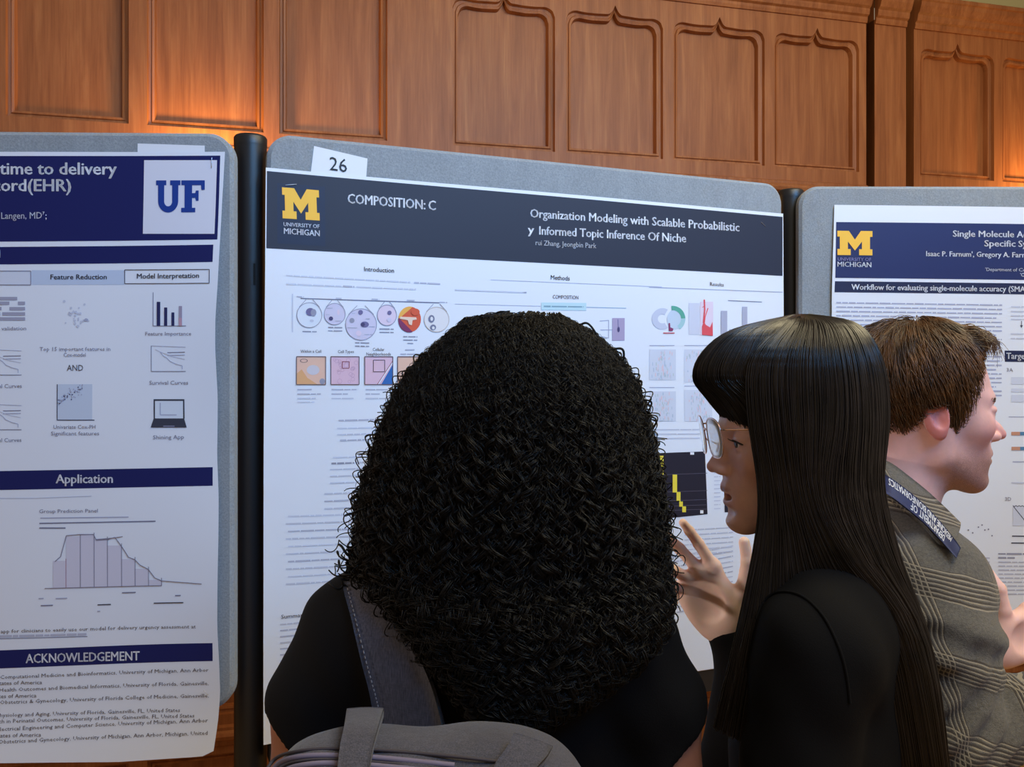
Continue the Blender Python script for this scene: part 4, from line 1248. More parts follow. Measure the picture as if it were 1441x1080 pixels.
def shoes_mesh(M, hip=0.095):
    out = []
    for s in (1, -1):
        y = s * (hip + .012)
        f = union(chain([(-0.055, y, 0.040, 0.036), (0.03, y, 0.040, 0.038), (0.12, y + s * .006, 0.030, 0.030)], 0.02), (cone((-0.02, y, 0.06), (-0.015, y, 0.11), 0.036, 0.042), 0.02), (lambda p: p[:, 2] * -1.0, -0.004))
        g = union(f)
        V, Q = sdf_mesh(lambda p: np.maximum(g(p), 0.0005 - p[:, 2]), (-0.14, y - 0.07, -0.02), (0.20, y + 0.07, 0.17), 0.006)
        out.append((xf(M, V), Q))
    return out

DENIM = material('dark_trousers', srgb(30, 32, 42), 0.85)
SHOE = material('dark_shoe', srgb(24, 22, 22), 0.5)

def person_root(label, x, y):
    return thing('person', label, 'person', (x, y, 0), 'people at the poster session')

def add_legs(root, M, mat):
    V, Q = sdf_mesh(union(*legs_sdf(0.012)), (-0.22, -0.25, 0.02), (0.22, 0.25, 1.12), 0.011)
    joined('trousers', [(xf(M, V), Q)], [mat], root)
    for V, Q in shoes_mesh(M):
        joined('shoe', [(V, Q)], [SHOE], root)

def blob(fn, lo, hi, h, M=None, sm=1):
    V, Q = sdf_mesh(fn, lo, hi, h)
    V = smooth_mesh(V, Q, sm, 0.5)
    return (xf(M, V) if M is not None else V), Q

def lathe_strands(P, rad_root, rad_tip, sides=3):
    """P (S,K,3) strands -> tubes tapering to the tip"""
    K = P.shape[1]
    t = np.linspace(0, 1, K)
    r = rad_root[:, None] * (1 - t)[None] + rad_tip[:, None] * t[None]
    r[:, 0] *= 0.5
    return tubes(P, r, sides)

def spline(C, K):
    """Catmull-Rom through control points C (S,m,3), K samples each"""
    S, m, _ = C.shape
    Cp = np.concatenate([2 * C[:, :1] - C[:, 1:2], C, 2 * C[:, -1:] - C[:, -2:-1]], 1)
    u = np.linspace(0, m - 1 - 1e-6, K)
    i = u.astype(int); f = (u - i)[None, :, None]
    p0, p1, p2, p3 = Cp[:, i], Cp[:, i + 1], Cp[:, i + 2], Cp[:, i + 3]
    return 0.5 * (2 * p1 + (p2 - p0) * f + (2 * p0 - 5 * p1 + 4 * p2 - p3) * f ** 2 + (3 * p1 - p0 - 3 * p2 + p3) * f ** 3)

def hair_material(name, c0, c1, rough=0.36, spec=0.5):
    m = material(name, c0, rough, spec=spec)
    v = coords(m)
    set_color(m, ramp(m, noise(m, v, 38, 3), [(0.3, c0), (0.72, c1)]))
    return m

# ================================================================== man in the plaid blazer
HAIR_BROWN = hair_material('brown_hair', srgb(52, 34, 22), srgb(116, 76, 42), 0.40)
SKIN_FAIR = skin_material('fair_skin', srgb(228, 176, 168), srgb(206, 112, 110), srgb(178, 104, 104), srgb(120, 78, 66))
man = person_root('person in a grey plaid blazer with short brown hair facing the third poster', 0.60, 1.36)
MH_S = 1.05
nose_m = at(1411, 606.5, 1.37)
yawm = -1.0
MH = Vector((nose_m[0] - 0.129 * MH_S * math.cos(math.radians(yawm)), 1.36, nose_m[2] + 0.030 * MH_S))
M_mh = pose(MH, yawm, 2.0, 0.0, MH_S)
hv, hq, ha = make_head(M_mh, False, 0.0, 0.0017, 0.35)

# hands and arms are set out in world space
def frame_from(origin, x, z):
    x = Vector(x).normalized(); z = Vector(z); z = (z - x * z.dot(x)).normalized(); y = z.cross(x)
    Mx = Matrix((x, y, z)).transposed().to_4x4()
    Mx.translation = Vector(origin)
    return Mx
hand_o = Vector(at(1397, 915, 1.43))
M_hand = frame_from(hand_o, (0.86, 0.10, 0.42), (0.12, -0.95, 0.15))
THUMB_UP = [(0.022, 0.022, 0.006, 0.0135), (0.040, 0.050, 0.012, 0.0118), (0.050, 0.083, 0.014, 0.0105), (0.050, 0.112, 0.008, 0.0085)]
hf = hand_sdf(1, [(12, 18, 14), (16, 22, 16), (20, 24, 18), (24, 26, 20)], [6, 1, -4, -10], THUMB_UP, 1.08, [(0, 0, 0, 0.024), (-0.06, 0, 0, 0.027), (-0.12, 0.0, 0, 0.034)])
mhv, mhq = blob(hf, (-0.16, -0.07, -0.06), (0.20, 0.14, 0.09), 0.0021, M_hand)
# near right hand, out of the picture's edge but held in front as the sleeve points
near_wr = Vector((0.815, 1.20, 1.195))
M_hand2 = frame_from(near_wr, (0.80, 0.30, 0.32), (-0.1, 0.9, 0.2))
hf2 = hand_sdf(-1, [(14, 20, 14), (16, 22, 16), (20, 24, 18), (24, 26, 20)], [-6, -1, 4, 10], THUMB_UP, 1.08, [(0, 0, 0, 0.024), (-0.06, 0, 0, 0.027), (-0.10, 0, 0, 0.032)])
mh2v, mh2q = blob(hf2, (-0.14, -0.14, -0.06), (0.20, 0.07, 0.09), 0.003, M_hand2)
M_mb = pose((0.585, 1.37, 0), -6)
bodyf = union(*(torso_sdf(-0.012, 0.120, 0.15, 1.30, 0.145, 0.60, 1.36) + [(g if isinstance(g, tuple) else (g, 0.05)) for g in legs_sdf(-0.005)]))
bv, bq = blob(bodyf, (-0.24, -0.27, 0.06), (0.24, 0.27, 1.50), 0.009, M_mb)
z1, z0, z2, z3 = np.zeros(len(mhv)), np.zeros(len(bv)), np.zeros(len(mh2v)), None
pinkish = np.full(len(mhv), 0.25)
joined('body', [(hv, hq), (bv, bq), (mhv, mhq), (mh2v, mh2q)], [SKIN_FAIR], man,
       dict(lip=[ha['lip'], z0, z1, z2], blush=[ha['blush'], z0, pinkish, z2], stubble=[ha['stubble'], z0, z1, z2], lit_palm=[ha['lip'] * 0, z0, z1 + 0.5, z2 + 0.5]))
# eyes
EYE_W = material('eye_white', srgb(226, 220, 216), 0.25); IRIS = material('dark_iris', srgb(52, 38, 30), 0.2)
def eyes(root, M, look=(1, 0, -0.1)):
    for s in (1, -1):
        n, k = 20, 14
        V, Q, mi = [], [], []
        for i in range(k + 1):
            th = math.pi * i / k
            for j in range(n):
                ph = 2 * math.pi * j / n
                V.append((math.cos(th) * 0.0120, math.sin(th) * math.cos(ph) * 0.0120, math.sin(th) * math.sin(ph) * 0.0120))
        for i in range(k):
            for j in range(n):
                Q.append((i * n + j, i * n + (j + 1) % n, (i + 1) * n + (j + 1) % n, (i + 1) * n + j)); mi.append(1 if i < 3 else 0)
        V = np.array(V) + np.array((0.0826, s * 0.0325, 0.001))
        quads('eye', xf(M, V), Q, [EYE_W, IRIS], root, True, mi)
eyes(man, M_mh)

# short hair: a cap grown from the skull and combed strands over it
def man_scalp(u, v, lift=0.0):
    """u around (0 front, pi back), v from crown 0 to lower edge 1 -> head-frame points on the hair surface"""
    cu, su = np.cos(u), np.sin(u)
    el = np.pi / 2 * (1 - v * 1.36)
    rx = np.where(cu > 0, 0.100, 0.108) + 0.010 + lift
    ry = 0.083 + 0.004 + lift
    rz = 0.094 + 0.003 + lift
    z = np.sin(el) * rz
    x = np.cos(el) * cu * rx
    y = np.cos(el) * su * ry
    low = np.clip(-el, 0, 1)
    return np.stack([x - 0.006 + 0.010 * low, y * (1 - 0.12 * low), z + 0.036], -1)
def man_edge(u):
    """lower edge of the hair (v) round the head"""
    a = np.abs((u + np.pi) % (2 * np.pi) - np.pi)
    return np.interp(a, np.radians([0, 22, 38, 50, 58, 66, 72, 78, 85, 91, 103, 118, 135, 155, 180]), [0.40, 0.40, 0.42, 0.46, 0.52, 0.66, 0.88, 1.00, 0.97, 0.80, 0.84, 1.04, 1.17, 1.22, 1.24])
nu, nv = 160, 46
uu = np.linspace(0, 2 * np.pi, nu, endpoint=False); vv = np.linspace(0.0, 1.0, nv)
U, W = np.meshgrid(uu, vv, indexing='ij')
cap = man_scalp(U, W * man_edge(U), 0.0)
lump = 0.0022 * np.sin(U * 9 + W * 7) * np.sin(W * 14) + 0.0016 * np.sin(U * 23 - W * 9)
fade = np.clip((1 - W) * 7, 0, 1)[..., None]
ctr = np.array((-0.006, 0, 0.03))
dirv = (cap - ctr) / np.linalg.norm(cap - ctr, axis=-1, keepdims=True)
cap = cap + dirv * (lump[..., None] - 0.004 - 0.010 * (1 - fade))
idx = np.arange(nu * nv).reshape(nu, nv)
Qc = np.stack([idx[:, :-1], np.roll(idx, -1, 0)[:, :-1], np.roll(idx, -1, 0)[:, 1:], idx[:, 1:]], -1).reshape(-1, 4)
pieces = [(xf(M_mh, cap.reshape(-1, 3)), Qc)]
S = 9500
u0 = RNG.uniform(0, 2 * np.pi, S); v0 = np.sqrt(RNG.uniform(0.0, 1.0, S)) * man_edge(u0) * 0.99
a0 = np.abs((u0 + np.pi) % (2 * np.pi) - np.pi)
Ln = np.interp(a0, [0, 0.8, 1.6, 2.4, 3.1], [0.30, 0.28, 0.20, 0.17, 0.15]) * RNG.uniform(0.7, 1.25, S)
K = 8
tt = np.linspace(0, 1, K)
sw = np.where(np.sin(u0) < 0, 1, -1) * np.interp(a0, [0, 1.5, 3.1], [0.35, 0.25, 0.05]) + RNG.normal(0, 0.10, S)
Uu = u0[:, None] + sw[:, None] * tt[None] * 0.45
Vv = np.minimum(v0[:, None] + Ln[:, None] * tt[None], man_edge(u0)[:, None] * 1.03 + 0.02)
lift = RNG.uniform(-0.003, 0.004, S)[:, None] + (0.004 * np.sin(tt * np.pi))[None] + RNG.normal(0, 0.0007, S)[:, None] * tt[None]
Pm = man_scalp(Uu, Vv, lift)
Vs, Qs = lathe_strands(Pm, RNG.uniform(0.0004, 0.0009, S), np.full(S, 0.00022))
pieces.append((xf(M_mh, Vs), Qs))
# the fringe that juts out over the forehead
S = 420
u1 = RNG.normal(-0.05, 0.42, S); u1 = np.clip(u1, -0.95, 0.95)
st = man_scalp(u1, man_edge(u1) * RNG.uniform(0.55, 0.95, S), 0.002)
C = np.stack([st, st + np.stack([RNG.uniform(0.018, 0.030, S), np.sin(u1) * 0.012, RNG.uniform(-0.004, 0.004, S)], -1),
              st + np.stack([RNG.uniform(0.022, 0.036, S), np.sin(u1) * 0.018 + RNG.normal(0, .004, S), RNG.uniform(-0.030, -0.010, S)], -1)], 1)
Vs, Qs = lathe_strands(spline(C, 9), RNG.uniform(0.0006, 0.0011, S), np.full(S, 0.0002))
pieces.append((xf(M_mh, Vs), Qs))
# eyebrows
S = 160
for s in (1, -1):
    y = s * RNG.uniform(0.014, 0.046, S // 2)
    b = np.stack([0.0985 - 15.0 * (np.abs(y) - 0.010) ** 2, y, 0.019 + RNG.uniform(-0.0028, 0.0028, S // 2)], -1)
    C = np.stack([b, b + np.stack([np.full(S // 2, 0.0015), s * np.full(S // 2, 0.004), np.full(S // 2, 0.0015)], -1), b + np.stack([np.full(S // 2, -0.001), s * np.full(S // 2, 0.008), np.full(S // 2, 0.001)], -1)], 1)
    Vs, Qs = lathe_strands(spline(C, 4), np.full(S // 2, 0.0005), np.full(S // 2, 0.0002))
    pieces.append((xf(M_mh, Vs), Qs))
joined('hair', pieces, [HAIR_BROWN], man)

# ---- utilities for laying strips and seams on a garment
CAM = np.array([0.0, 0.0, CAMZ])
def trace(fn, px, py, near=0.55, lift=0.0, far=3.0):
    """the point of an implicit surface that the sight line through a pixel meets"""
    d = np.array([(px - CX) / F, 1.0, (HY - py) / F]); d /= np.linalg.norm(d)
    t = near
    best, tb_ = 9.0, near
    for _ in range(400):
        v = float(fn((CAM + d * t)[None])[0]) - lift
        if v < best:
            best, tb_ = v, t
        if v < 0.0003:
            break
        t += max(0.0006, v * 0.6)
        if t > far:
            t = tb_
            break
    return CAM + d * t

def in_frame(fn, M):
    """wrap a local-frame surface so that it takes world points"""
    Mi = np.array(M.inverted())
    s = M.to_scale()[0]
    return lambda p: fn(p @ Mi[:3, :3].T + Mi[:3, 3]) * s

def strip(U, L, thick, mids=None, n=None):
    """a cloth band between two point rows, with thickness; U, L (n,3); returns verts, quads and the grid"""
    U, L = np.array(U, float), np.array(L, float)
    k = 7
    w = np.linspace(0, 1, k)
    G = U[:, None] * (1 - w)[None, :, None] + L[:, None] * w[None, :, None]
    T = np.gradient(G, axis=0); W = np.gradient(G, axis=1)
    N = np.cross(T, W); N /= np.linalg.norm(N, axis=2, keepdims=True) + 1e-9
    if (N * (CAM - G)).sum() < 0:
        N = -N
    bul = (mids if mids is not None else 0.0) * np.sin(w * np.pi)
    Fr = G + N * (thick / 2 + bul)[None, :, None] if np.ndim(bul) else G + N * thick / 2
    Bk = Fr - N * thick
    m = len(U)
    i = np.arange(m * k).reshape(m, k)
    q = lambda I: np.stack([I[:-1, :-1], I[:-1, 1:], I[1:, 1:], I[1:, :-1]], -1).reshape(-1, 4)
    o = m * k
    Q = [q(i), q(i + o)[:, ::-1]]
    def side(a):
        return np.stack([a[:-1], a[1:], a[1:] + o, a[:-1] + o], -1)
    Q += [side(i[:, 0])[:, ::-1], side(i[:, -1]), side(i[0, :]), side(i[-1, :])[:, ::-1]]
    return np.concatenate([Fr.reshape(-1, 3), Bk.reshape(-1, 3)]), np.concatenate(Q), Fr, N

def resample(P, n):
    P = np.array(P, float)[None]
    return spline(P, n)[0]

# ---- the blazer
def plaid_material():
    m = material('grey_plaid_wool', srgb(112, 103, 90), 0.9, sheen=0.15)
    N, L, P = nodes(m)
    v = coords(m)
    wob = noise(m, v, 9, 2)
    sep = N.new('ShaderNodeSeparateXYZ'); L.new(v, sep.inputs[0])
    off = maths(m, 'MULTIPLY', maths(m, 'SUBTRACT', wob, 0.5), 0.022)
    def stripes(axis, period, phase, duty, lines):
        t = maths(m, 'ADD', axis, off)
        w = maths(m, 'FRACT', maths(m, 'ADD', maths(m, 'DIVIDE', t, period), phase))
        win = maths(m, 'LESS_THAN', w, duty)
        fr = maths(m, 'FRACT', maths(m, 'DIVIDE', t, lines))
        return maths(m, 'MULTIPLY', win, maths(m, 'LESS_THAN', fr, 0.45)), maths(m, 'MULTIPLY', win, maths(m, 'GREATER_THAN', fr, 0.72))
    hx = maths(m, 'SUBTRACT', sep.outputs['Z'], maths(m, 'MULTIPLY', sep.outputs['X'], -0.25))
    hd, hl = stripes(hx, 0.092, 0.26, 0.40, 0.0056)
    vx = maths(m, 'ADD', sep.outputs['X'], maths(m, 'MULTIPLY', sep.outputs['Z'], 0.06))
    vd, vl = stripes(vx, 0.105, 0.30, 0.18, 0.0046)
    base = ramp(m, noise(m, v, 300, 3), [(0.3, srgb(80, 77, 74)), (0.7, srgb(105, 100, 95))])
    c = mixc(m, base, srgb(52, 42, 38), maths(m, 'MULTIPLY', maths(m, 'MAXIMUM', hd, vd), 0.8))
    c = mixc(m, c, srgb(158, 147, 130), maths(m, 'MULTIPLY', maths(m, 'MAXIMUM', hl, vl), 0.8))
    set_color(m, c)
    bump(m, maths(m, 'ADD', noise(m, v, 900, 2), maths(m, 'MULTIPLY', noise(m, coords(m, (14, 14, 20)), 1.3, 3, 0.5, 0.8), 3.0)), 0.5, 0.004)
    return m
PLAID = plaid_material()
mb = union(*torso_sdf(0.014, 0.140, 0.160, 1.315, 0.148, 0.62, 1.365, 0.80, 0.036))
mbw = in_frame(mb, M_mb)
arm_near = chain([(0.591, 1.208, 1.315, 0.055), (0.568, 1.150, 1.25, 0.057), (0.556, 1.118, 1.140, 0.051)], 0.02)
fore_near = chain([(0.556, 1.118, 1.135, 0.052), (0.66, 1.150, 1.160, 0.046), (0.775, 1.190, 1.186, 0.039)], 0.02)
sh_far = Vector(M_mb @ Vector((-0.008, 0.160, 1.31)))
arm_far = chain([(*sh_far, 0.056), (0.60, 1.53, 1.12, 0.048)], 0.02)
hand_in = M_hand @ Vector((-0.06, 0, 0)); hand_cuff = M_hand @ Vector((-0.035, 0, 0))
fore_far = chain([(0.60, 1.53, 1.12, 0.048), (*hand_in, 0.038), (*hand_cuff, 0.037)], 0.02)
blazer0 = union(mbw, (arm_near, 0.05), (fore_near, 0.012), (arm_far, 0.05), (fore_far, 0.02))
def folds(p):
    x, y, z = p.T
    near = np.exp(-(((x - 0.556) / 0.10) ** 2 + ((y - 1.12) / 0.10) ** 2 + ((z - 1.15) / 0.10) ** 2))
    f = 0.0065 * near * np.sin((z * 0.9 - (x - 0.556) * 0.75 + 0.012 * np.sin(y * 60)) * 175)
    up = np.exp(-(((z - 1.255) / 0.045) ** 2 + ((y - 1.13) / 0.11) ** 2))
    f += 0.0048 * up * np.sin((z + 0.35 * (x - 0.55)) * 120 + 0.6)
    return f + 0.0018 * np.sin(z * 55 + x * 30) * np.sin(x * 48 + y * 25)
blazer_fn = lambda p: blazer0(p) + folds(p)
V, Q = blob(blazer_fn, (0.36, 1.02, 0.74), (0.86, 1.66, 1.50), 0.0045)
joined('blazer', [(V, Q)], [PLAID], man)
add_legs(man, pose((0.60, 1.40, 0), -6), DENIM)
# collar: stands round the neck, falls outwards
cu = [(1222, 640, 1.33), (1250, 652, 1.287), (1276, 671, 1.278), (1302, 692, 1.281), (1328, 716, 1.293), (1350, 738, 1.306)]
cl = [(1222, 690, 1.27), (1250, 702, 1.236), (1276, 721, 1.228), (1302, 743, 1.232), (1322, 764, 1.247), (1343, 770, 1.285)]
def clear_of(fn, pts, k, lift):
    out = []
    for x, y, Y in pts:
        q = trace(fn, x, y, 0.9, lift)
        hit = abs(float(fn(q[None])[0]) - lift) < 0.004
        out.append(at(x, y, min(Y * k, q[1]) if hit else Y * k))
    return out
CUp = resample(clear_of(blazer_fn, cu, 0.988, 0.006), 40); CLo = resample(clear_of(blazer_fn, cl, 0.984, 0.006), 40)
V, Q, G, Nn = strip(CUp, CLo, 0.006, 0.004)
joined('collar', [(V, Q)], [PLAID], man)
# lanyard, worn over the collar
NAVYW = material('lanyard_navy', srgb(28, 38, 84), 0.7); LAN_TXT = material('lanyard_white', srgb(206, 208, 220), 0.6)
lan = thing('lanyard', 'dark navy lanyard ribbon with white lettering round the neck of the plaid blazer', 'lanyard', tuple(at(1300, 730, 1.22)))
lu = [(1224, 655, 1.30), (1250, 671, 1.249), (1276, 690, 1.240), (1302, 712, 1.243), (1326, 738, 1.257), (1344, 760, 1.285), (1352, 772, 1.30)]
ll = [(1224, 686, 1.26), (1250, 697, 1.232), (1276, 716, 1.222), (1302, 738, 1.225), (1322, 759, 1.240), (1337, 776, 1.262), (1346, 786, 1.28)]
LU = resample(clear_of(blazer_fn, lu, 0.979, 0.012), 60); LL = resample(clear_of(blazer_fn, ll, 0.975, 0.010), 60)
V, Q, G, Nn = strip(LU, LL, 0.0012, 0.0008)
joined('ribbon', [(V, Q)], [NAVYW], lan)
def ribbon_text(txt, t0, t1, v0, v1, bold=0.012):
    """lettering along the ribbon, upside down as it hangs: t from the lower end"""
    Vt, Fc = glyphs(txt, bold)
    x0, x1 = Vt[:, 0].min(), Vt[:, 0].max()
    t = t0 + (t1 - t0) * (Vt[:, 0] - x0) / (x1 - x0)
    v = v0 + (v1 - v0) * Vt[:, 1] / CAP
    a = t * (len(LU) - 1); i = np.clip(a.astype(int), 0, len(LU) - 2); f = (a - i)[:, None]
    U_ = LU[i] * (1 - f) + LU[i + 1] * f; L_ = LL[i] * (1 - f) + LL[i + 1] * f
    Nm = Nn[:, 3]; N_ = Nm[i] * (1 - f) + Nm[i + 1] * f
    P = U_ * (1 - v)[:, None] + L_ * v[:, None] + N_ * (0.0012 + 0.0009 * np.sin(np.clip(v, 0, 1) * np.pi))[:, None]
    link('lanyard_lettering', np_mesh('lanyard_lettering', P, [i for f_ in Fc for i in f_], [len(f_) for f_ in Fc], [LAN_TXT], False), lan)
ribbon_text('MEDICINE AND BIOINFORMATICS', 0.80, 0.17, 0.10, 0.48)
ribbon_text('DEPARTMENT OF', 0.72, 0.36, 0.56, 0.92)

# ================================================================== woman with long straight hair
SKIN_TAN = skin_material('tan_skin', srgb(228, 184, 172), srgb(214, 146, 136), srgb(150, 78, 82))
BLACKCLOTH = material('black_jersey', srgb(11, 10, 12), 0.9, spec=0.15)
bump(BLACKCLOTH, noise(BLACKCLOTH, coords(BLACKCLOTH), 700, 2), 0.3, 0.001)
HAIR_BLACK = hair_material('straight_black_hair', srgb(16, 13, 13), srgb(34, 27, 26), 0.30, 0.6)
w2 = person_root('person with long straight black hair and black long sleeved top, raising one hand', 0.39, 1.07)
S2 = 0.92
n2 = at(993.5, 650, 1.05)
W2H = Vector((n2[0] + 0.1225 * S2, 1.05, n2[2] + 0.030 * S2))
M_w2 = pose(W2H, 180.0, 3.0, 0.0, S2)
hv, hq, ha = make_head(M_w2, True, 0.85, 0.0016, -0.9)
M_wb = pose((0.372, 1.07, 0), 156)
wr2 = Vector(at(1020, 882, 1.27))
M_h2 = frame_from(wr2, (-0.50, -0.05, 0.86), (-0.25, -0.95, -0.10))
THUMB_OUT = [(0.020, 0.024, 0.004, 0.0125), (0.044, 0.054, 0.006, 0.0112), (0.074, 0.076, 0.004, 0.0098), (0.100, 0.084, 0.000, 0.0078)]
hf = hand_sdf(-1, [(6, 10, 8), (10, 14, 10), (38, 34, 22), (52, 44, 26)], [2, 10, 14, 18], THUMB_OUT, 0.98, [(0, 0, 0, 0.0215), (-0.06, 0, 0, 0.024), (-0.16, 0.0, 0, 0.032)])
rhv, rhq = blob(hf, (-0.20, -0.12, -0.06), (0.20, 0.08, 0.11), 0.0019, M_h2)
lh = Vector((0.285, 0.86, 0.80))
M_h2b = frame_from(lh, (-0.1, 0.05, -1), (0.9, -0.3, 0))
hfb = hand_sdf(1, [(14, 20, 14), (16, 22, 16), (20, 24, 18), (24, 26, 20)], [4, 1, -4, -8], [(x, y, z + .01, r) for x, y, z, r in THUMB_UP], 0.95, [(0, 0, 0, 0.021), (-0.06, 0, 0, 0.024)])
lhv, lhq = blob(hfb, (-0.10, -0.07, -0.06), (0.20, 0.14, 0.09), 0.0035, M_h2b)
bodyf = union(*(torso_sdf(-0.014, 0.112, 0.15, 1.32, 0.135, 0.72, 1.37) + [(g if isinstance(g, tuple) else (g, 0.05)) for g in legs_sdf(-0.008)]))
bv, bq = blob(bodyf, (-0.22, -0.25, 0.06), (0.22, 0.25, 1.46), 0.009, M_wb)
zz = [np.zeros(len(a)) for a in (bv, rhv, lhv)]
joined('body', [(hv, hq), (bv, bq), (rhv, rhq), (lhv, lhq)], [SKIN_TAN], w2, dict(lip=[ha['lip']] + zz, blush=[ha['blush'] * 0.6, zz[0], zz[1] + 0.10, zz[2]], lit_palm=[ha['lip'] * 0, zz[0], zz[1] + 1.0, zz[2] + 0.5]))  # whole raised hand lightened, its light painted into the skin
eyes(w2, M_w2)
# teeth
bm = bmesh.new()
bmesh.ops.create_uvsphere(bm, u_segments=24, v_segments=10, radius=1.0, matrix=M_w2 @ Matrix.Translation((0.0895, 0, -0.0642)) @ Matrix.Diagonal((0.0090, 0.0170, 0.0042, 1)))
from_bm('upper_teeth', bm, [material('teeth', srgb(232, 226, 216), 0.25)], w2, True)
# top: torso, near sleeve hanging, far sleeve raised
t2 = in_frame(union(*torso_sdf(0.008, 0.122, 0.126, 1.314, 0.132, 0.70, 1.378, 0.80, 0.042)), M_wb)
shn = M_wb @ Vector((-0.008, 0.150, 1.312)); shf = M_wb @ Vector((0.0, -0.128, 1.312))
elf = wr2 + Vector((0.008, 0.015, -0.235))
cuf = M_h2 @ Vector((-0.012, 0, 0)); cuf1 = M_h2 @ Vector((-0.05, 0, 0))
top2 = union(t2, (chain([(*shn, 0.055), (0.296, 0.925, 1.20, 0.053), (0.292, 0.895, 1.05, 0.046)], 0.02), 0.03), (chain([(0.292, 0.895, 1.05, 0.045), (lh[0], lh[1], lh[2] + 0.03, 0.030)], 0.02), 0.02),
             (chain([(*shf, 0.040), (*elf, 0.045)], 0.02), 0.03), (chain([(*elf, 0.046), (*cuf1, 0.034), (*cuf, 0.031)], 0.02), 0.02))
top2f = lambda p: top2(p) + 0.0016 * np.sin(p[:, 2] * 60 + p[:, 0] * 40) * np.sin(p[:, 0] * 55)
V, Q = blob(top2f, (0.12, 0.80, 0.76), (0.62, 1.42, 1.45), 0.005)
shirt2 = joined('long_sleeved_top', [(V, Q)], [BLACKCLOTH], w2)
seam_px = [(1064, 872), (1074, 848), (1094, 834), (1126, 838), (1156, 864), (1178, 905), (1190, 945), (1196, 990)]
P = resample([trace(top2f, x, y, 0.6, 0.0004) for x, y in seam_px], 60)[None]
V, Q = tubes(P, np.full(P.shape[:2], 0.0016), 6)
quads('sleeve_seam', V, Q, [BLACKCLOTH], w2)
add_legs(w2, pose((0.372, 1.07, 0), 156, 0, 0, 0.96), DENIM)

# hair: curtains from the crown; front locks, near side and back fall
def w2_controls(phi, off):
    """phi 0 at the face, +90 towards the near side, 180 at the back; six control points down the strand"""
    a = np.radians(phi); c, s = np.cos(a), np.sin(a)
    H = np.array(W2H)
    n = len(phi)
    C = np.zeros((n, 8, 3))
    ex = lambda rx_f, rx_b, ry, z, dx=0.0: np.stack([H[0] + dx - np.where(c > 0, rx_f, rx_b) * c * (1 + off), H[1] - ry * s * (1 + off), H[2] + z + 0 * c], -1)
    C[:, 0] = ex(0.012, 0.012, 0.010, 0.146)
    C[:, 1] = ex(0.058, 0.058, 0.052, 0.132, 0.004)
    C[:, 2] = ex(0.113, 0.085, 0.082, 0.092)
    C[:, 3] = ex(0.118, 0.092, 0.090, 0.030)
    # from ear level on
    back = np.clip((np.abs(phi) - 95) / 50.0, 0, 1)[:, None]
    front = np.clip((80 - np.abs(phi)) / 30.0, 0, 1)[:, None]
    side = 1 - back - front
    sg = np.sign(phi)[:, None]
    far = (phi < 0) * 0.075
    def mix(f, m, b):
        return f * front + m * side + b * back
    jx = (off * 0.06)[:, None]
    v3 = lambda x, y, z: np.stack([np.broadcast_to(x, (n,)), np.broadcast_to(y, (n,)), np.broadcast_to(z, (n,))], -1)
    yn = lambda d: H[1] - d * s                                     # sideways place of the strand
    bx = np.clip((np.abs(phi) - 95) / 85.0, 0, 1)
    fb = np.where(phi < 0, np.clip((180 - np.abs(phi)) / 45.0, 0, 1) * 0.045, 0.0)
    C[:, 4] = mix(v3(H[0] - 0.066 + .10 * (np.abs(phi) - 50) / 80, yn(0.088), H[2] - 0.055), v3(H[0] - 0.005 - .06 * c, yn(0.090), H[2] - 0.055), v3(H[0] + 0.058 + 0.030 * bx, yn(0.090), H[2] - 0.055))
    C[:, 5] = mix(v3(H[0] - 0.070 + far * .6 + .08 * (np.abs(phi) - 50) / 80, yn(0.086), H[2] - 0.115), v3(H[0] + 0.022 - .05 * c, yn(0.096), H[2] - 0.120), v3(H[0] + 0.072 + 0.034 * bx, yn(0.092), H[2] - 0.130))
    C[:, 6] = mix(v3(H[0] - 0.094 + far + .06 * (np.abs(phi) - 50) / 80, yn(0.100), H[2] - 0.215), v3(H[0] + 0.085 - .05 * c, yn(0.090), H[2] - 0.215), v3(H[0] + 0.112 + 0.036 * bx - fb, yn(0.088), H[2] - 0.260))
    C[:, 7] = mix(v3(H[0] - 0.116 + far + .06 * (np.abs(phi) - 50) / 80, yn(0.092), H[2] - 0.315), v3(H[0] + 0.130 - .04 * c, yn(0.080), H[2] - 0.440), v3(H[0] + 0.136 + 0.030 * bx - fb, yn(0.090), H[2] - 0.50))
    return C
def bang_controls(phi, off):
    """strands from the crown over the forehead, swept to the near side"""
    H = np.array(W2H); a = np.radians(phi); c, s = np.cos(a), np.sin(a); n = len(phi)
    C = np.zeros((n, 6, 3))
    u = (phi + 60) / 120.0                                          # 0 far temple .. 1 near temple
    pt = lambda x, y, z: np.stack([H[0] - x * (1 + off), H[1] - y, H[2] + z + 0 * c], -1)
    C[:, 0] = pt(0.012 * c, 0.010 * s, 0.146)
    C[:, 1] = pt(0.072 * c + .008, 0.052 * s, 0.128)
    C[:, 2] = pt(0.104 * c + .010 * c, 0.070 * s, 0.100)
    C[:, 3] = pt(0.117 * c + .006, 0.074 * s + 0.004, 0.070)
    C[:, 4] = pt(0.112 * c + .004 - 0.020 * u, 0.074 * s + 0.018 * u, 0.050 - 0.008 * u)
    C[:, 5] = pt(0.104 * c + .006 - 0.050 * u, 0.072 * s + 0.022 * u, 0.028 - 0.010 * u - 0.055 * np.clip((u - 0.42) / 0.58, 0, 1) ** 1.5)
    return C
def surf(ctrl, phis, off, K):
    P = spline(ctrl(phis, np.full(len(phis), off)), K)
    n, K, _ = P.shape
    i = np.arange(n * K).reshape(n, K)
    return P.reshape(-1, 3), np.stack([i[:-1, :-1], i[:-1, 1:], i[1:, 1:], i[1:, :-1]], -1).reshape(-1, 4)
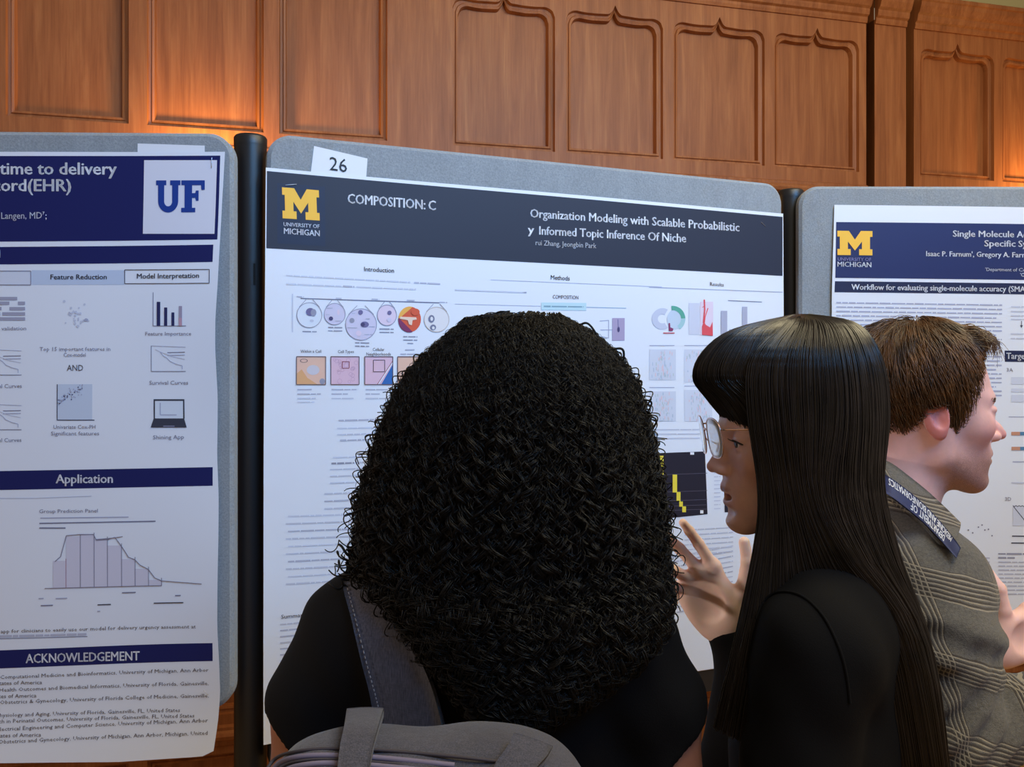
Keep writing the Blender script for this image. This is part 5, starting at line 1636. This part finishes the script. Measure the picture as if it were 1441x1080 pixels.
pieces = [surf(w2_controls, np.linspace(52, 308, 100), -0.05, 60), surf(bang_controls, np.linspace(-66, 66, 50), -0.05, 26)]
def wrap(phi):
    return (phi + 180) % 360 - 180
def w2_wrapped(phi, off):
    return w2_controls(wrap(phi), off)
pieces[0] = surf(w2_wrapped, np.linspace(52, 308, 120), -0.05, 60)
S = 6500
ph = np.where(RNG.random(S) < 0.72, RNG.uniform(48, 185, S), RNG.uniform(185, 312, S))
of = RNG.uniform(-0.05, 0.035, S)
P = spline(w2_wrapped(ph, of), 34)
tt = np.linspace(0, 1, 34)
P += np.stack([np.sin(tt[None] * RNG.uniform(2, 6, S)[:, None] + RNG.uniform(0, 6, S)[:, None]) * RNG.uniform(0.0, 0.0035, S)[:, None] * tt[None] ** 0.5 for _ in range(3)], -1)
pieces.append(lathe_strands(P, RNG.uniform(0.0005, 0.0011, S), np.full(S, 0.0004)))
S = 2200
ph = RNG.uniform(-64, 66, S)
P = spline(bang_controls(ph, RNG.uniform(-0.05, 0.04, S)), 22)
tt = np.linspace(0, 1, 22)
P += np.stack([np.sin(tt[None] * RNG.uniform(2, 5, S)[:, None] + RNG.uniform(0, 6, S)[:, None]) * RNG.uniform(0.0, 0.002, S)[:, None] * tt[None] for _ in range(3)], -1)
pieces.append(lathe_strands(P, RNG.uniform(0.0005, 0.0010, S), np.full(S, 0.0003)))
joined('hair', pieces, [HAIR_BLACK], w2)

# eyeglasses: two thin metal rims with lenses whitened to paint their glare
GLASS = material('glare_white_lens', (1, 1, 1, 1), 0.02, transmission=0.72)
GLASS.node_tree.nodes['Principled BSDF'].inputs['IOR'].default_value = 1.12
_N, _L, _P = nodes(GLASS)
_P.inputs['Coat Weight'].default_value = 0.8
_P.inputs['Coat Roughness'].default_value = 0.03
RIMM = material('rose_gold_metal', srgb(214, 178, 168), 0.22, 0.95)
spec = thing('eyeglasses', 'thin metal rimmed eyeglasses on the straight haired woman', 'eyeglasses', tuple(M_w2 @ Vector((0.118, 0, 0))))
def lens_loop(s, n=48, k=1.0):
    out = []
    for i in range(n):
        a = 2 * math.pi * i / n
        ca, sa = math.cos(a), math.sin(a)
        r = (abs(ca) ** 2.7 + abs(sa) ** 2.7) ** (-1 / 2.7)
        y = s * (0.0345 + 0.0265 * r * ca * k) ; z = 0.009 + 0.0250 * r * sa * k
        x = 0.1215 - 2.2 * (abs(y) - 0.010) ** 2 + 0.10 * (z - .009)
        out.append((x, y, z))
    return np.array(out)
for s in (1, -1):
    lp = lens_loop(s)
    cl_ = np.concatenate([lp, lp[:2]])
    V, Q = tubes(xf(M_w2, cl_)[None], np.full((1, len(cl_)), 0.00085), 6)
    quads('rim', V, Q, [RIMM], spec)
    rings = [lens_loop(s, 48, k) for k in (0.99, 0.66, 0.33, 0.02)]
    V, Q = [], []
    for side in (0.0006, -0.0006):
        for j, r_ in enumerate(rings):
            q_ = r_.copy(); q_[:, 0] += side + 0.0012 * (1 - (0.99, 0.66, 0.33, 0.02)[j] ** 2)
            V.append(q_)
    n = 48
    for b in (0, 4):
        for j in range(3):
            for i in range(n):
                f = [(b + j) * n + i, (b + j) * n + (i + 1) % n, (b + j + 1) * n + (i + 1) % n, (b + j + 1) * n + i]
                Q.append(f if b == 0 else f[::-1])
    for i in range(n):
        Q.append([i, 4 * n + i, 4 * n + (i + 1) % n, (i + 1) % n])
    quads('lens', xf(M_w2, np.concatenate(V)), Q, [GLASS], spec)
    arm = np.array([(0.1160, s * 0.0610, 0.021), (0.108, s * 0.0670, 0.021), (0.06, s * 0.0765, 0.020), (0.03, s * 0.0795, 0.020), (0.014, s * 0.0810, 0.020)])
    P = spline(arm[None], 30)
    V, Q = tubes(np.stack([xf(M_w2, p) for p in P]), np.full((1, 30), 0.0010), 6)
    quads('temple', V, Q, [RIMM], spec)
    P = spline(np.array([(0.1210, s * 0.0075, 0.006), (0.1170, s * 0.0090, 0.002), (0.1110, s * 0.0105, 0.000)])[None], 8)
    V, Q = tubes(np.stack([xf(M_w2, p) for p in P]), np.full((1, 8), 0.0007), 5)
    quads('nose_pad', V, Q, [RIMM], spec)
P = spline(np.array([(0.1215, 0.0085, 0.016), (0.1230, 0.004, 0.0185), (0.1234, 0, 0.0192), (0.1230, -0.004, 0.0185), (0.1215, -0.0085, 0.016)])[None], 14)
V, Q = tubes(np.stack([xf(M_w2, p) for p in P]), np.full((1, 14), 0.0010), 6)
quads('bridge', V, Q, [RIMM], spec)

for s in (1, -1):
    P = spline(np.array([(0.0870, s * 0.0200, 0.0005), (0.0945, s * 0.0260, 0.0040), (0.0962, s * 0.0325, 0.0050), (0.0935, s * 0.0400, 0.0036), (0.0868, s * 0.0462, -0.0005)])[None], 24)
    V, Q = tubes(np.stack([xf(M_w2, p) for p in P]), np.full((1, 24), 0.0008), 5)
    L_ = []
    for k in range(26):
        b = P[0][min(23, int(k * 0.92))]
        L_.append(np.array([b, b + (0.0035, s * 0.0008, 0.0002), b + (0.0065, s * 0.0022, 0.0026)]))
    V2, Q2 = lathe_strands(spline(np.stack([xf(M_w2, l) for l in L_]), 5), np.full(26, 0.0004), np.full(26, 0.0001))
    joined('eyelashes', [(V, Q), (V2, Q2)], [HAIR_BLACK], w2)

# ================================================================== woman with the big curly hair, seen from behind, and her backpack
SKIN_BROWN = skin_material('brown_skin', srgb(150, 100, 80), srgb(140, 84, 68), srgb(120, 66, 62))
HAIR_CURL = hair_material('curly_black_hair', srgb(8, 7, 7), srgb(21, 17, 16), 0.50, 0.24)
w1 = person_root('person seen from behind with big curly black hair and black T-shirt, wearing a grey backpack', -0.0285, 1.0)
S1 = 0.93
W1H = Vector((0.008, 0.985, 1.545))
M_w1 = pose(W1H, 88, 4, 0, S1)
hv, hq, ha = make_head(M_w1, True, 0.0, 0.0035, -0.3)
M_1b = pose((-0.0285, 1.0, 0), 90)
cx1 = -0.0285
def arm1(s, grow=0.0):
    # s: -1 her left (picture left), +1 her right
    return [(cx1 + s * 0.150, 1.0, 1.318, 0.046 + grow), (cx1 + s * 0.190, 0.992, 1.225, 0.045 + grow), (cx1 + s * 0.212, 0.978, 1.03, 0.038 + grow)]
fore1 = {}
bodyf = [torso_sdf(-0.012, 0.112, 0.145, 1.315, 0.135, 0.72, 1.36)]
sk = union(*(bodyf[0] + [(g if isinstance(g, tuple) else (g, 0.05)) for g in legs_sdf(-0.008)]))
skw = in_frame(sk, M_1b)
hands = []
its = [(skw, 0.0)]
for s in (-1, 1):
    its.append((chain(arm1(s), 0.02), 0.04))
    wr = Vector((cx1 + s * 0.17, 1.20, 0.98))
    its.append((chain([(cx1 + s * 0.212, 0.978, 1.03, 0.038), (wr.x, wr.y, wr.z, 0.024)], 0.02), 0.02))
    Mh = frame_from(wr, (-s * 0.35, 0.9, 0.1), (-s * 0.3, -0.1, 0.95))
    hfn = hand_sdf(-s if False else (1 if s < 0 else -1) * -1, [(20, 30, 20)] * 4, [3, 1, -2, -5], [(x, y, z + .006, r) for x, y, z, r in THUMB_UP], 0.95, [(0, 0, 0, 0.021), (-0.05, 0, 0, 0.023)])
    hands.append(blob(hfn, (-0.09, -0.14, -0.06), (0.20, 0.14, 0.10), 0.0035, Mh))
V, Q = blob(union(*its), (-0.33, 0.80, 0.06), (0.28, 1.28, 1.46), 0.0065)
zz = [np.zeros(len(a[0])) for a in [(V,)] + hands]
joined('body', [(hv, hq), (V, Q)] + hands, [SKIN_BROWN], w1, dict(lip=[ha['lip']] + zz, blush=[ha['blush'] * 0] + zz))
eyes(w1, M_w1)
# T-shirt
ts = in_frame(union(*torso_sdf(0.006, 0.122, 0.145, 1.318, 0.138, 0.74, 1.365, 0.84, 0.044)), M_1b)
tee_items = [(ts, 0.0)]
cuts = []
for s in (-1, 1):
    tee_items.append((chain([(cx1 + s * 0.148, 1.0, 1.316, 0.052), (cx1 + s * 0.186, 0.994, 1.235, 0.055), (cx1 + s * 0.200, 0.985, 1.12, 0.055)], 0.02), 0.035))
tee_u = union(*tee_items)
def tee_fn(p):
    d = tee_u(p)
    # hem planes of the short sleeves
    for s in (-1, 1):
        n = np.array([s * 0.67, 0.0, -0.74]); o = np.array([cx1 + s * 0.2415, 1.0, 1.230 if s < 0 else 1.222])
        outer = (s * (p[:, 0] - cx1) - 0.150)
        d = np.where(outer > 0, np.maximum(d, np.minimum((p - o) @ n, 0.2)), d)
    return d + 0.0014 * np.sin(p[:, 2] * 70 + p[:, 0] * 50) * np.sin(p[:, 0] * 60)
V, Q = blob(tee_fn, (-0.34, 0.82, 0.80), (0.29, 1.20, 1.45), 0.005)
joined('t_shirt', [(V, Q)], [BLACKCLOTH], w1)
add_legs(w1, pose((-0.0285, 1.0, 0), 90, 0, 0, 0.96), DENIM)

# ---- curly hair
PXT = np.array([443, 450, 470, 500, 530, 560, 600, 640, 690, 740, 790, 820, 850, 880, 910, 940, 970, 1000, 1022], float)
LT = np.array([705, 652, 632, 600, 574, 557, 540, 527, 514, 505, 503, 510, 540, 560, 578, 604, 628, 655, 690], float)
RT = np.array([788, 802, 836, 866, 886, 898, 910, 918, 926, 931, 935, 938, 938, 930, 920, 896, 858, 806, 760], float)
YC = np.interp(PXT, [443, 500, 800, 850, 1022], [0.985, 0.985, 0.975, 0.935, 0.880])
BT = np.interp(PXT, [443, 450, 470, 500, 560, 640, 740, 800, 850, 940, 1022], [0.028, 0.050, 0.075, 0.095, 0.116, 0.126, 0.128, 0.124, 0.095, 0.062, 0.030])
FT = np.interp(PXT, [443, 450, 470, 500, 560, 640, 740, 800, 850, 940, 1022], [0.028, 0.050, 0.070, 0.085, 0.100, 0.098, 0.098, 0.090, 0.060, 0.030, 0.020])
XL, XR = (LT - CX) / F * YC, (RT - CX) / F * YC
ZT = CAMZ + (HY - PXT) / F * (YC - BT * 0.25)
ZT[0] += 0.002
XC, XA = (XL + XR) / 2, (XR - XL) / 2
arc = np.concatenate([[0], np.cumsum(np.hypot(np.diff(ZT), np.diff(XA)))]); SA = arc / arc[-1]
def env(s, phi, rho):
    """s down the mass 0..1, phi from -y (towards the camera) turning to +x, rho share of the radius"""
    s = np.clip(s, 0, 1)
    xc, xa, yc, b, f, z = (np.interp(s, SA, a) for a in (XC, XA, YC, BT, FT, ZT))
    c = np.cos(phi)
    d = np.where(c > 0, b, f)
    return np.stack([xc + rho * xa * np.sin(phi), yc - rho * d * c, z], -1)
ns, nf = 110, 150
Sg, Pg = np.meshgrid(np.linspace(0, 1, ns), np.linspace(-np.pi, np.pi, nf, endpoint=False), indexing='ij')
lum = 0.90 + 0.020 * np.sin(Sg * 60 + 3 * np.sin(Pg * 7)) * np.sin(Pg * 17 + Sg * 9)
base = env(Sg * 0.985, Pg, lum)
base[..., 2] -= 0.008 * (1 - Sg)
i = np.arange(ns * nf).reshape(ns, nf)
Qb = np.stack([i[:-1], i[1:], np.roll(i, -1, 1)[1:], np.roll(i, -1, 1)[:-1]], -1).reshape(-1, 4)
# lids of the base at crown and tips
pieces = [(base.reshape(-1, 3), Qb)]
def curls(S, K, s0, ds, phi, rho0, rho1, amp, lam, r0, r1, drift, amp0=0.25, gravity=None):
    t = np.linspace(0, 1, K)[None]
    s = s0[:, None] + ds[:, None] * t
    rho = rho0[:, None] + (rho1 - rho0)[:, None] * t
    ph = phi[:, None] + drift[:, None] * t
    P = env(s, ph, rho)
    over = np.clip(s - 1.0, 0, None)
    P[..., 2] -= over * arc[-1]
    T = np.gradient(P, axis=1)
    seg = np.linalg.norm(T, axis=2); length = np.cumsum(seg, axis=1)
    T /= seg[..., None] + 1e-9
    O = np.stack([np.sin(ph), -np.cos(ph), 0.15 + 0 * ph], -1)
    O = O - T * (O * T).sum(-1, keepdims=True); O /= np.linalg.norm(O, axis=2, keepdims=True) + 1e-9
    B = np.cross(T, O)
    w = length / lam[:, None] * 2 * np.pi + RNG.uniform(0, 6.28, S)[:, None] + 1.2 * np.sin(length / 0.05 + RNG.uniform(0, 6, S)[:, None])
    A = amp[:, None] * (amp0 + (1 - amp0) * np.clip(t * 2.2, 0, 1))
    sgn = np.where(RNG.random(S) < 0.5, 1, -1)[:, None]
    P = P + O * (A * np.cos(w))[..., None] + B * (sgn * A * np.sin(w))[..., None]
    return lathe_strands(P, r0, r1, 3)
def many(S, K, back, **kw):
    phi = np.where(RNG.random(S) < back, RNG.uniform(-1.85, 1.85, S), RNG.uniform(-np.pi, np.pi, S))
    return phi
# outer ringlets: each lock is a clump of strands that coil together
def locks(n, m, K, s0, ds, phi, rho0, rho1, amp, lam, r0, drift, spread, amp0):
    rep = lambda a: np.repeat(a, m)
    S = n * m
    t = np.linspace(0, 1, K)[None]
    s = rep(s0)[:, None] + rep(ds)[:, None] * t * RNG.uniform(0.88, 1.04, S)[:, None]
    ph = rep(phi)[:, None] + rep(drift)[:, None] * t + (RNG.normal(0, 0.004, S))[:, None]
    P = env(s, ph, rep(rho0)[:, None] + rep(rho1 - rho0)[:, None] * t)
    P[..., 2] -= np.clip(s - 1.0, 0, None) * arc[-1]
    T = np.gradient(P, axis=1); seg = np.linalg.norm(T, axis=2); ln = np.cumsum(seg, axis=1); T /= seg[..., None] + 1e-9
    O = np.stack([np.sin(ph), -np.cos(ph), 0.15 + 0 * ph], -1)
    O = O - T * (O * T).sum(-1, keepdims=True); O /= np.linalg.norm(O, axis=2, keepdims=True) + 1e-9
    B = np.cross(T, O)
    w = ln / rep(lam)[:, None] * 2 * np.pi + rep(RNG.uniform(0, 6.28, n))[:, None] + 1.0 * np.sin(ln / 0.06 + rep(RNG.uniform(0, 6, n))[:, None]) + RNG.normal(0, 0.22, S)[:, None]
    A = rep(amp)[:, None] * (amp0 + (1 - amp0) * np.clip(t * 2.0, 0, 1)) * RNG.uniform(0.85, 1.15, S)[:, None]
    sgn = rep(np.where(RNG.random(n) < 0.5, 1, -1))[:, None]
    o1, o2 = RNG.normal(0, spread, S)[:, None], RNG.normal(0, spread, S)[:, None]
    P = P + O * (A * np.cos(w) + o1)[..., None] + B * (sgn * A * np.sin(w) + o2)[..., None]
    return lathe_strands(P, RNG.uniform(*r0, S), np.full(S, 0.0004), 3)
n = 1150
phi = many(n, 0, 0.88); s0 = np.concatenate([RNG.uniform(0.0, 0.25, n // 3), RNG.uniform(0.15, 0.80, n - n // 3)])
pieces.append(locks(n, 5, 72, s0, RNG.uniform(0.22, 0.42, n), phi, RNG.uniform(0.84, 0.96, n), RNG.uniform(0.92, 1.03, n), np.interp(s0, [0, 0.12, 0.35, 1], [0.0028, 0.0040, 0.0054, 0.0060]) * RNG.uniform(0.7, 1.3, n), RNG.uniform(0.019, 0.034, n), (0.0005, 0.0010), RNG.normal(0, 0.07, n), 0.0008, 0.35))
n = 300
phi = many(n, 0, 0.88); s0 = RNG.uniform(0.10, 0.78, n)
pieces.append(locks(n, 7, 64, s0, RNG.uniform(0.24, 0.44, n), phi, RNG.uniform(0.86, 0.96, n), RNG.uniform(0.93, 1.02, n), RNG.uniform(0.0055, 0.0085, n), RNG.uniform(0.026, 0.040, n), (0.0005, 0.0010), RNG.normal(0, 0.06, n), 0.0010, 0.35))
S = 3000
phi = many(S, 0, 0.88); s0 = RNG.uniform(0.02, 0.85, S)
pieces.append(curls(S, 44, s0, RNG.uniform(0.10, 0.25, S), phi, RNG.uniform(0.92, 1.0, S), RNG.uniform(0.95, 1.05, S), RNG.uniform(0.0025, 0.006, S), RNG.uniform(0.014, 0.030, S), RNG.uniform(0.0003, 0.0007, S), np.full(S, 0.00025), RNG.normal(0, 0.14, S)))
# frizz over the crown
S = 2600
phi = RNG.uniform(-np.pi, np.pi, S)
s0 = RNG.uniform(0.0, 0.16, S)
pieces.append(curls(S, 40, s0, RNG.uniform(0.08, 0.22, S), phi, RNG.uniform(0.93, 1.0, S), RNG.uniform(0.97, 1.06, S), RNG.uniform(0.001, 0.0035, S), RNG.uniform(0.012, 0.030, S), RNG.uniform(0.00025, 0.0006, S), np.full(S, 0.0002), RNG.normal(0, 0.25, S)))
# stray ringlets off both sides
S = 120
side = np.where(RNG.random(S) < 0.5, 1, -1)
phi = side * RNG.normal(1.5, 0.16, S)
s0 = RNG.uniform(0.10, 0.70, S)
pieces.append(curls(S, 60, s0, RNG.uniform(0.10, 0.20, S), phi, RNG.uniform(0.93, 0.99, S), RNG.uniform(1.01, 1.10, S), RNG.uniform(0.005, 0.0085, S), RNG.uniform(0.020, 0.032, S), RNG.uniform(0.0009, 0.0016, S), np.full(S, 0.0006), RNG.normal(0, 0.05, S)))
# ends that tumble over the near shoulder
def free(C, amp, lam, r, K=60):
    P = spline(np.array(C, float)[None], K)
    T = np.gradient(P, axis=1); seg = np.linalg.norm(T, axis=2); ln = np.cumsum(seg, axis=1); T /= seg[..., None]
    O = np.cross(T, np.array([0.3, 0.8, 0.2])); O /= np.linalg.norm(O, axis=2, keepdims=True); B = np.cross(T, O)
    w = ln / lam * 2 * np.pi + RNG.uniform(0, 6)
    a = amp * np.clip(np.linspace(0, 2.5, K), 0, 1)[None]
    P = P + O * (a * np.cos(w))[..., None] + B * (a * np.sin(w))[..., None]
    return lathe_strands(P, np.array([r]), np.array([r * 0.6]), 5)
for k in range(34):
    y0 = RNG.uniform(745, 812); x0 = RNG.uniform(505, 540)
    x1 = x0 - RNG.uniform(14, 50); y1 = min(832, y0 + RNG.uniform(10, 45)) + RNG.uniform(-6, 6)
    pieces.append(free([at(x0 + 20, y0 - 30, 0.95), at(x0, y0, 0.945), at((x0 + x1) / 2, (y0 + y1) / 2 + 4, 0.945), at(x1, y1, 0.95)], RNG.uniform(0.004, 0.0075), RNG.uniform(0.018, 0.026), RNG.uniform(0.0009, 0.0017)))
for pts, a_, l_, r_ in (([(534, 792), (512, 806), (496, 802), (484, 818), (466, 826)], 0.0055, 0.020, 0.0020), ([(530, 770), (508, 782), (490, 778), (474, 770)], 0.0030, 0.030, 0.0022), ([(522, 780), (502, 796), (486, 796), (478, 786)], 0.0065, 0.024, 0.0009), ([(536, 806), (516, 812), (498, 820), (482, 816)], 0.0055, 0.018, 0.0018), ([(520, 740), (506, 752), (500, 766), (488, 772)], 0.005, 0.022, 0.0017)):
    pieces.append(free([at(x, y, 0.945) for x, y in pts], a_, l_, r_, 80))
for pts in ([(772, 455), (790, 448), (806, 462), (826, 455), (842, 476), (848, 498)], [(838, 470), (856, 490), (876, 492), (878, 512), (884, 526), (892, 530), (888, 545)], [(884, 540), (900, 560), (905, 575), (898, 590)], [(800, 462), (822, 462), (836, 482), (846, 505)]):
    P = spline(np.array([at(x, y, 0.96) for x, y in pts])[None], 50)
    pieces.append(lathe_strands(P, np.array([0.0014]), np.array([0.0011]), 6))
for k in range(60):
    y0 = RNG.uniform(560, 850); xs = np.interp(y0, PXT, RT)
    pieces.append(free([at(xs - 22, y0 - 40, 0.955), at(xs - 4, y0 - 8, 0.95), at(xs + RNG.uniform(0, 8), y0 + 20, 0.95), at(xs + RNG.uniform(-4, 12), y0 + RNG.uniform(35, 60), 0.95)], RNG.uniform(0.004, 0.007), RNG.uniform(0.018, 0.028), RNG.uniform(0.0009, 0.0016)))
joined('hair', pieces, [HAIR_CURL], w1)

# ---- backpack
LINEN = material('grey_linen', srgb(120, 113, 112), 0.95, sheen=0.15)
_v = coords(LINEN, (1, 1, 1))
_a = noise(LINEN, coords(LINEN, (900, 900, 120)), 1.0, 2); _b = noise(LINEN, coords(LINEN, (120, 120, 900)), 1.0, 2); _c = noise(LINEN, _v, 14, 3)
set_color(LINEN, mixc(LINEN, mixc(LINEN, ramp(LINEN, _a, [(0.3, srgb(62, 62, 74)), (0.7, srgb(92, 91, 104))]), ramp(LINEN, _b, [(0.3, (0.80, 0.80, 0.80, 1)), (0.7, (1, 1, 1, 1))]), 1.0, 'MULTIPLY'), ramp(LINEN, _c, [(0.3, (0.82, 0.80, 0.80, 1)), (0.7, (1, 1, 1, 1))]), 1.0, 'MULTIPLY'))
bump(LINEN, maths(LINEN, 'ADD', _a, _b), 0.4, 0.001)
TAPE = material('lilac_zip_tape', srgb(118, 110, 134), 0.7); PIPE = material('dark_piping', srgb(64, 58, 66), 0.7)
bag = thing('backpack', 'grey linen backpack on the back of the curly haired person', 'backpack', (-0.085, 0.78, 0.90))
R_ = np.array(Matrix.Rotation(math.radians(-3), 3, 'Y'))
def rbox(c, half, r, k=3.0):
    c, half = np.array(c, float), np.array(half, float)
    def f(p):
        q = np.abs(p - c) - (half - r)
        return np.linalg.norm(np.maximum(q, 0), axis=-1) + np.minimum(q.max(-1), 0) - r
    return f
bag_fn0 = union(rbox((-0.072, 0.768, 1.075), (0.146, 0.080, 0.215), 0.075), (ell((-0.072, 0.715, 1.02), (0.13, 0.06, 0.16)), 0.05))
bag_fn = lambda p: bag_fn0(p) + 0.0016 * np.sin(p[:, 0] * 70 + p[:, 1] * 40) * np.sin(p[:, 2] * 60) + 0.0012 * np.sin(p[:, 0] * 31 - p[:, 2] * 45)
V, Q = blob(bag_fn, (-0.30, 0.62, 0.82), (0.12, 0.90, 1.34), 0.005)
joined('bag_body', [(V, Q)], [LINEN], bag)
def bag_line(name, pts, r, mat, lift=0.0006):
    P = resample([trace(bag_fn, x, y, 0.5, lift) for x, y in pts], 70)[None]
    V, Q = tubes(P, np.full(P.shape[:2], r), 6)
    quads(name, V, Q, [mat], bag)
bag_line('zipper_tape', [(376, 1100), (392, 1076), (420, 1066), (470, 1064), (540, 1068), (640, 1078)], 0.0026, TAPE)
bag_line('zipper_tape', [(384, 1110), (402, 1086), (430, 1077), (475, 1075), (545, 1080), (640, 1090)], 0.0026, TAPE)
bag_line('piping', [(370, 1092), (388, 1068), (418, 1058), (470, 1054), (560, 1058), (700, 1072), (800, 1088)], 0.0016, PIPE)
bag_line('piping', [(380, 1104), (397, 1080), (425, 1071), (472, 1069), (542, 1074), (640, 1084)], 0.0012, PIPE)
def surface_strap(name, fn, left, right, thick, n=40, lift=0.008, near=0.5, extra=None):
    L_ = [trace(fn, x, y, near, lift) for x, y in left]; Rr = [trace(fn, x, y, near, lift) for x, y in right]
    if extra is not None:
        L_ = [np.array(e) for e in extra[0]] + L_; Rr = [np.array(e) for e in extra[1]] + Rr
    V, Q, G, Nn = strip(resample(L_, n), resample(Rr, n), thick, 0.001)
    return joined(name, [(V, Q)], [LINEN], bag)
tb = union((tee_fn, 0.0), (bag_fn, 0.0))
p_l, p_r = trace(tee_fn, 484, 822, 0.6, 0.008), trace(tee_fn, 548, 817, 0.6, 0.008)
surface_strap('shoulder_strap', tee_fn, [(484, 824), (496, 872), (510, 930), (522, 975), (533, 1036)], [(548, 820), (570, 872), (594, 930), (612, 975), (628, 1036)], 0.007,
              extra=([p_l + (0.004, 0.09, -0.004), p_l + (0.003, 0.055, 0.014), p_l + (0.001, 0.02, 0.010)], [p_r + (0.0, 0.09, -0.004), p_r + (0, 0.055, 0.014), p_r + (0, 0.02, 0.010)]))
q_l, q_r = trace(tee_fn, 812, 838, 0.6, 0.008), trace(tee_fn, 872, 846, 0.6, 0.008)
surface_strap('shoulder_strap', tee_fn, [(812, 840), (790, 890), (752, 950), (700, 985), (664, 1016)], [(872, 848), (850, 900), (812, 960), (768, 992), (742, 1036)], 0.007,
              extra=([q_l + (0, 0.09, -0.004), q_l + (0, 0.055, 0.014), q_l + (0, 0.02, 0.010)], [q_r + (0, 0.09, -0.004), q_r + (0, 0.055, 0.014), q_r + (0, 0.02, 0.010)]))
surface_strap('top_band', bag_fn, [(488, 1004), (484, 1030), (478, 1060), (474, 1100)], [(540, 1003), (532, 1030), (524, 1060), (518, 1100)], 0.008, lift=0.009)
surface_strap('top_band', bag_fn, [(722, 1036), (712, 1056), (696, 1080), (688, 1110)], [(776, 1056), (768, 1070), (752, 1090), (744, 1120)], 0.008, lift=0.009)

P = resample([trace(tee_fn, x, y, 0.6, 0.0128) for x, y in [(489, 828), (501, 874), (515, 930), (528, 978), (537, 1016)]], 120)
dash = np.stack([P[k:k + 3] for k in range(0, 117, 4)])
V, Q = tubes(dash, np.full(dash.shape[:2], 0.0007), 4)
quads('stitching', V, Q, [material('pale_thread', srgb(150, 146, 150), 0.8)], bag)
